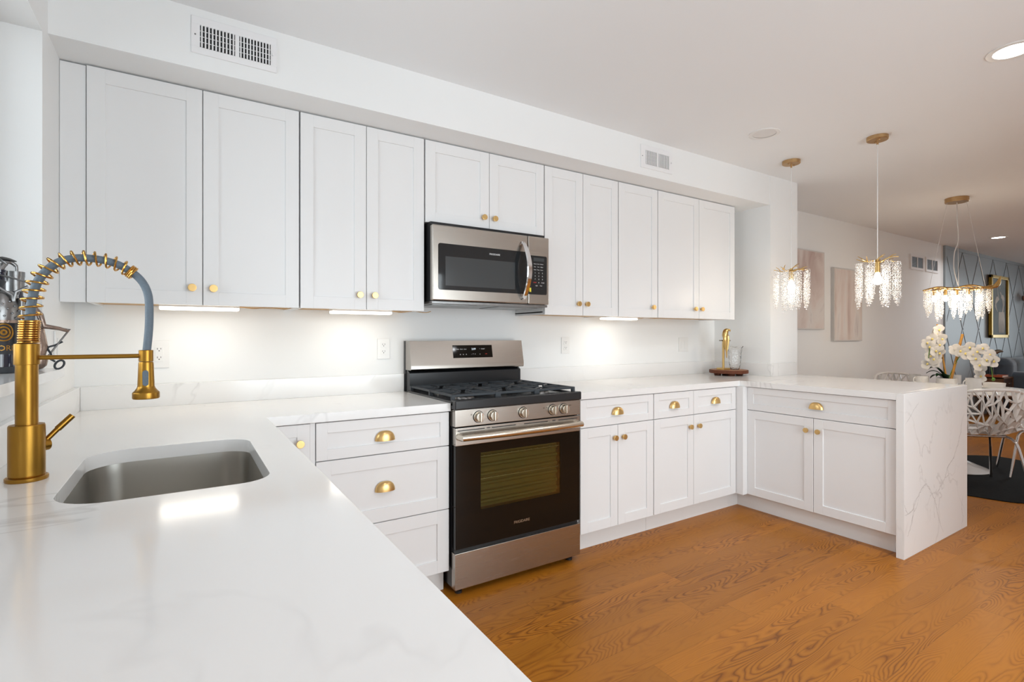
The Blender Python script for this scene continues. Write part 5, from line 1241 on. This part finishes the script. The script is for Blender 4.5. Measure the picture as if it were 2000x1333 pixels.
g = G(); g.lathe([(0.038, 1.275), (0.046, 1.275), (0.050, 1.315), (0.040, 1.355), (0.028, 1.365)], sx_, sy_, 20)
for kk in range(60):
    a_ = kk*2.4; zz_ = 1.282+(kk/60)*0.06; rr2 = 0.047+0.004*math.sin((zz_-1.275)/0.08*PI)-max(0, zz_-1.315)*0.22; g.ball((sx_+math.cos(a_)*rr2, sy_+math.sin(a_)*rr2, zz_), 0.0032, sub=1)
obj('body_shell', g, 'steelpol', t)
g = G(); g.lathe([(0.0455, 1.272), (0.049, 1.272), (0.049, 1.280), (0.0455, 1.280)], sx_, sy_, 24); obj('body_band', g, 'rust', t)
g = G(); g.tube([PS(-0.02, 1.36, 0.01), PS(-0.005, 1.40, 0.01)], 0.022, 14); obj('shoulder_piece', g, 'iron', t)
obj('neck', G().tube([PS(-0.01, 1.39, 0.01), PS(-0.012, 1.43, 0.01)], 0.009, 10), 'steelpol', t)
hd_ = obj('head', G().ball(PS(-0.014, 1.435, 0.01), 0.019, (1, 1, 1.15)), 'steelpol', t)
for k in range(7):
    a = 0.2+k*0.75; g = G(); g.tube(catmull([PS(-0.014, 1.450, 0.01), PS(-0.014+0.022*math.cos(a), 1.458-0.004*k, 0.01+0.02*math.sin(a)), PS(-0.014+0.052*math.cos(a), 1.452-0.012*(k % 3), 0.01+0.045*math.sin(a))], 4), [0.003, 0.005, 0.007, 0.008, 0.008, 0.007, 0.006, 0.004, 0.001], 8, flat=0.3); obj('hair_blade', g, 'steelpol', hd_)
g = G(); g.tube([PS(0.0, 1.41, 0.02), PS(0.030, 1.402, 0.03), PS(0.058, 1.392, 0.035)], 0.0028, 8); obj('tool_rod', g, 'steelpol', t)
g = G(); g.tube([PS(0.030, 1.335, 0.04), PS(0.034, 1.362, 0.04), PS(0.060, 1.380, 0.04)], 0.0038, 8); g.tube([PS(0.030, 1.335, 0.04), PS(0.026, 1.352, 0.04), PS(0.0, 1.372, 0.04)], 0.0035, 8); obj('hand', g, 'steelpol', t)
g = G(); g.tube([PS(0.044, 1.20, 0.02), PS(0.046, 1.345, 0.02)], 0.008, 10); g.tube([PS(-0.044, 1.13, 0.02), PS(-0.044, 1.34, 0.02)], 0.008, 10); obj('side_rod', g, 'steelpol', t)
g = G(); g.lathe([(0.039, 1.128), (0.041, 1.128), (0.041, 1.145), (0.039, 1.145)], sx_, sy_, 28); obj('base_ring', g, 'iron', t)
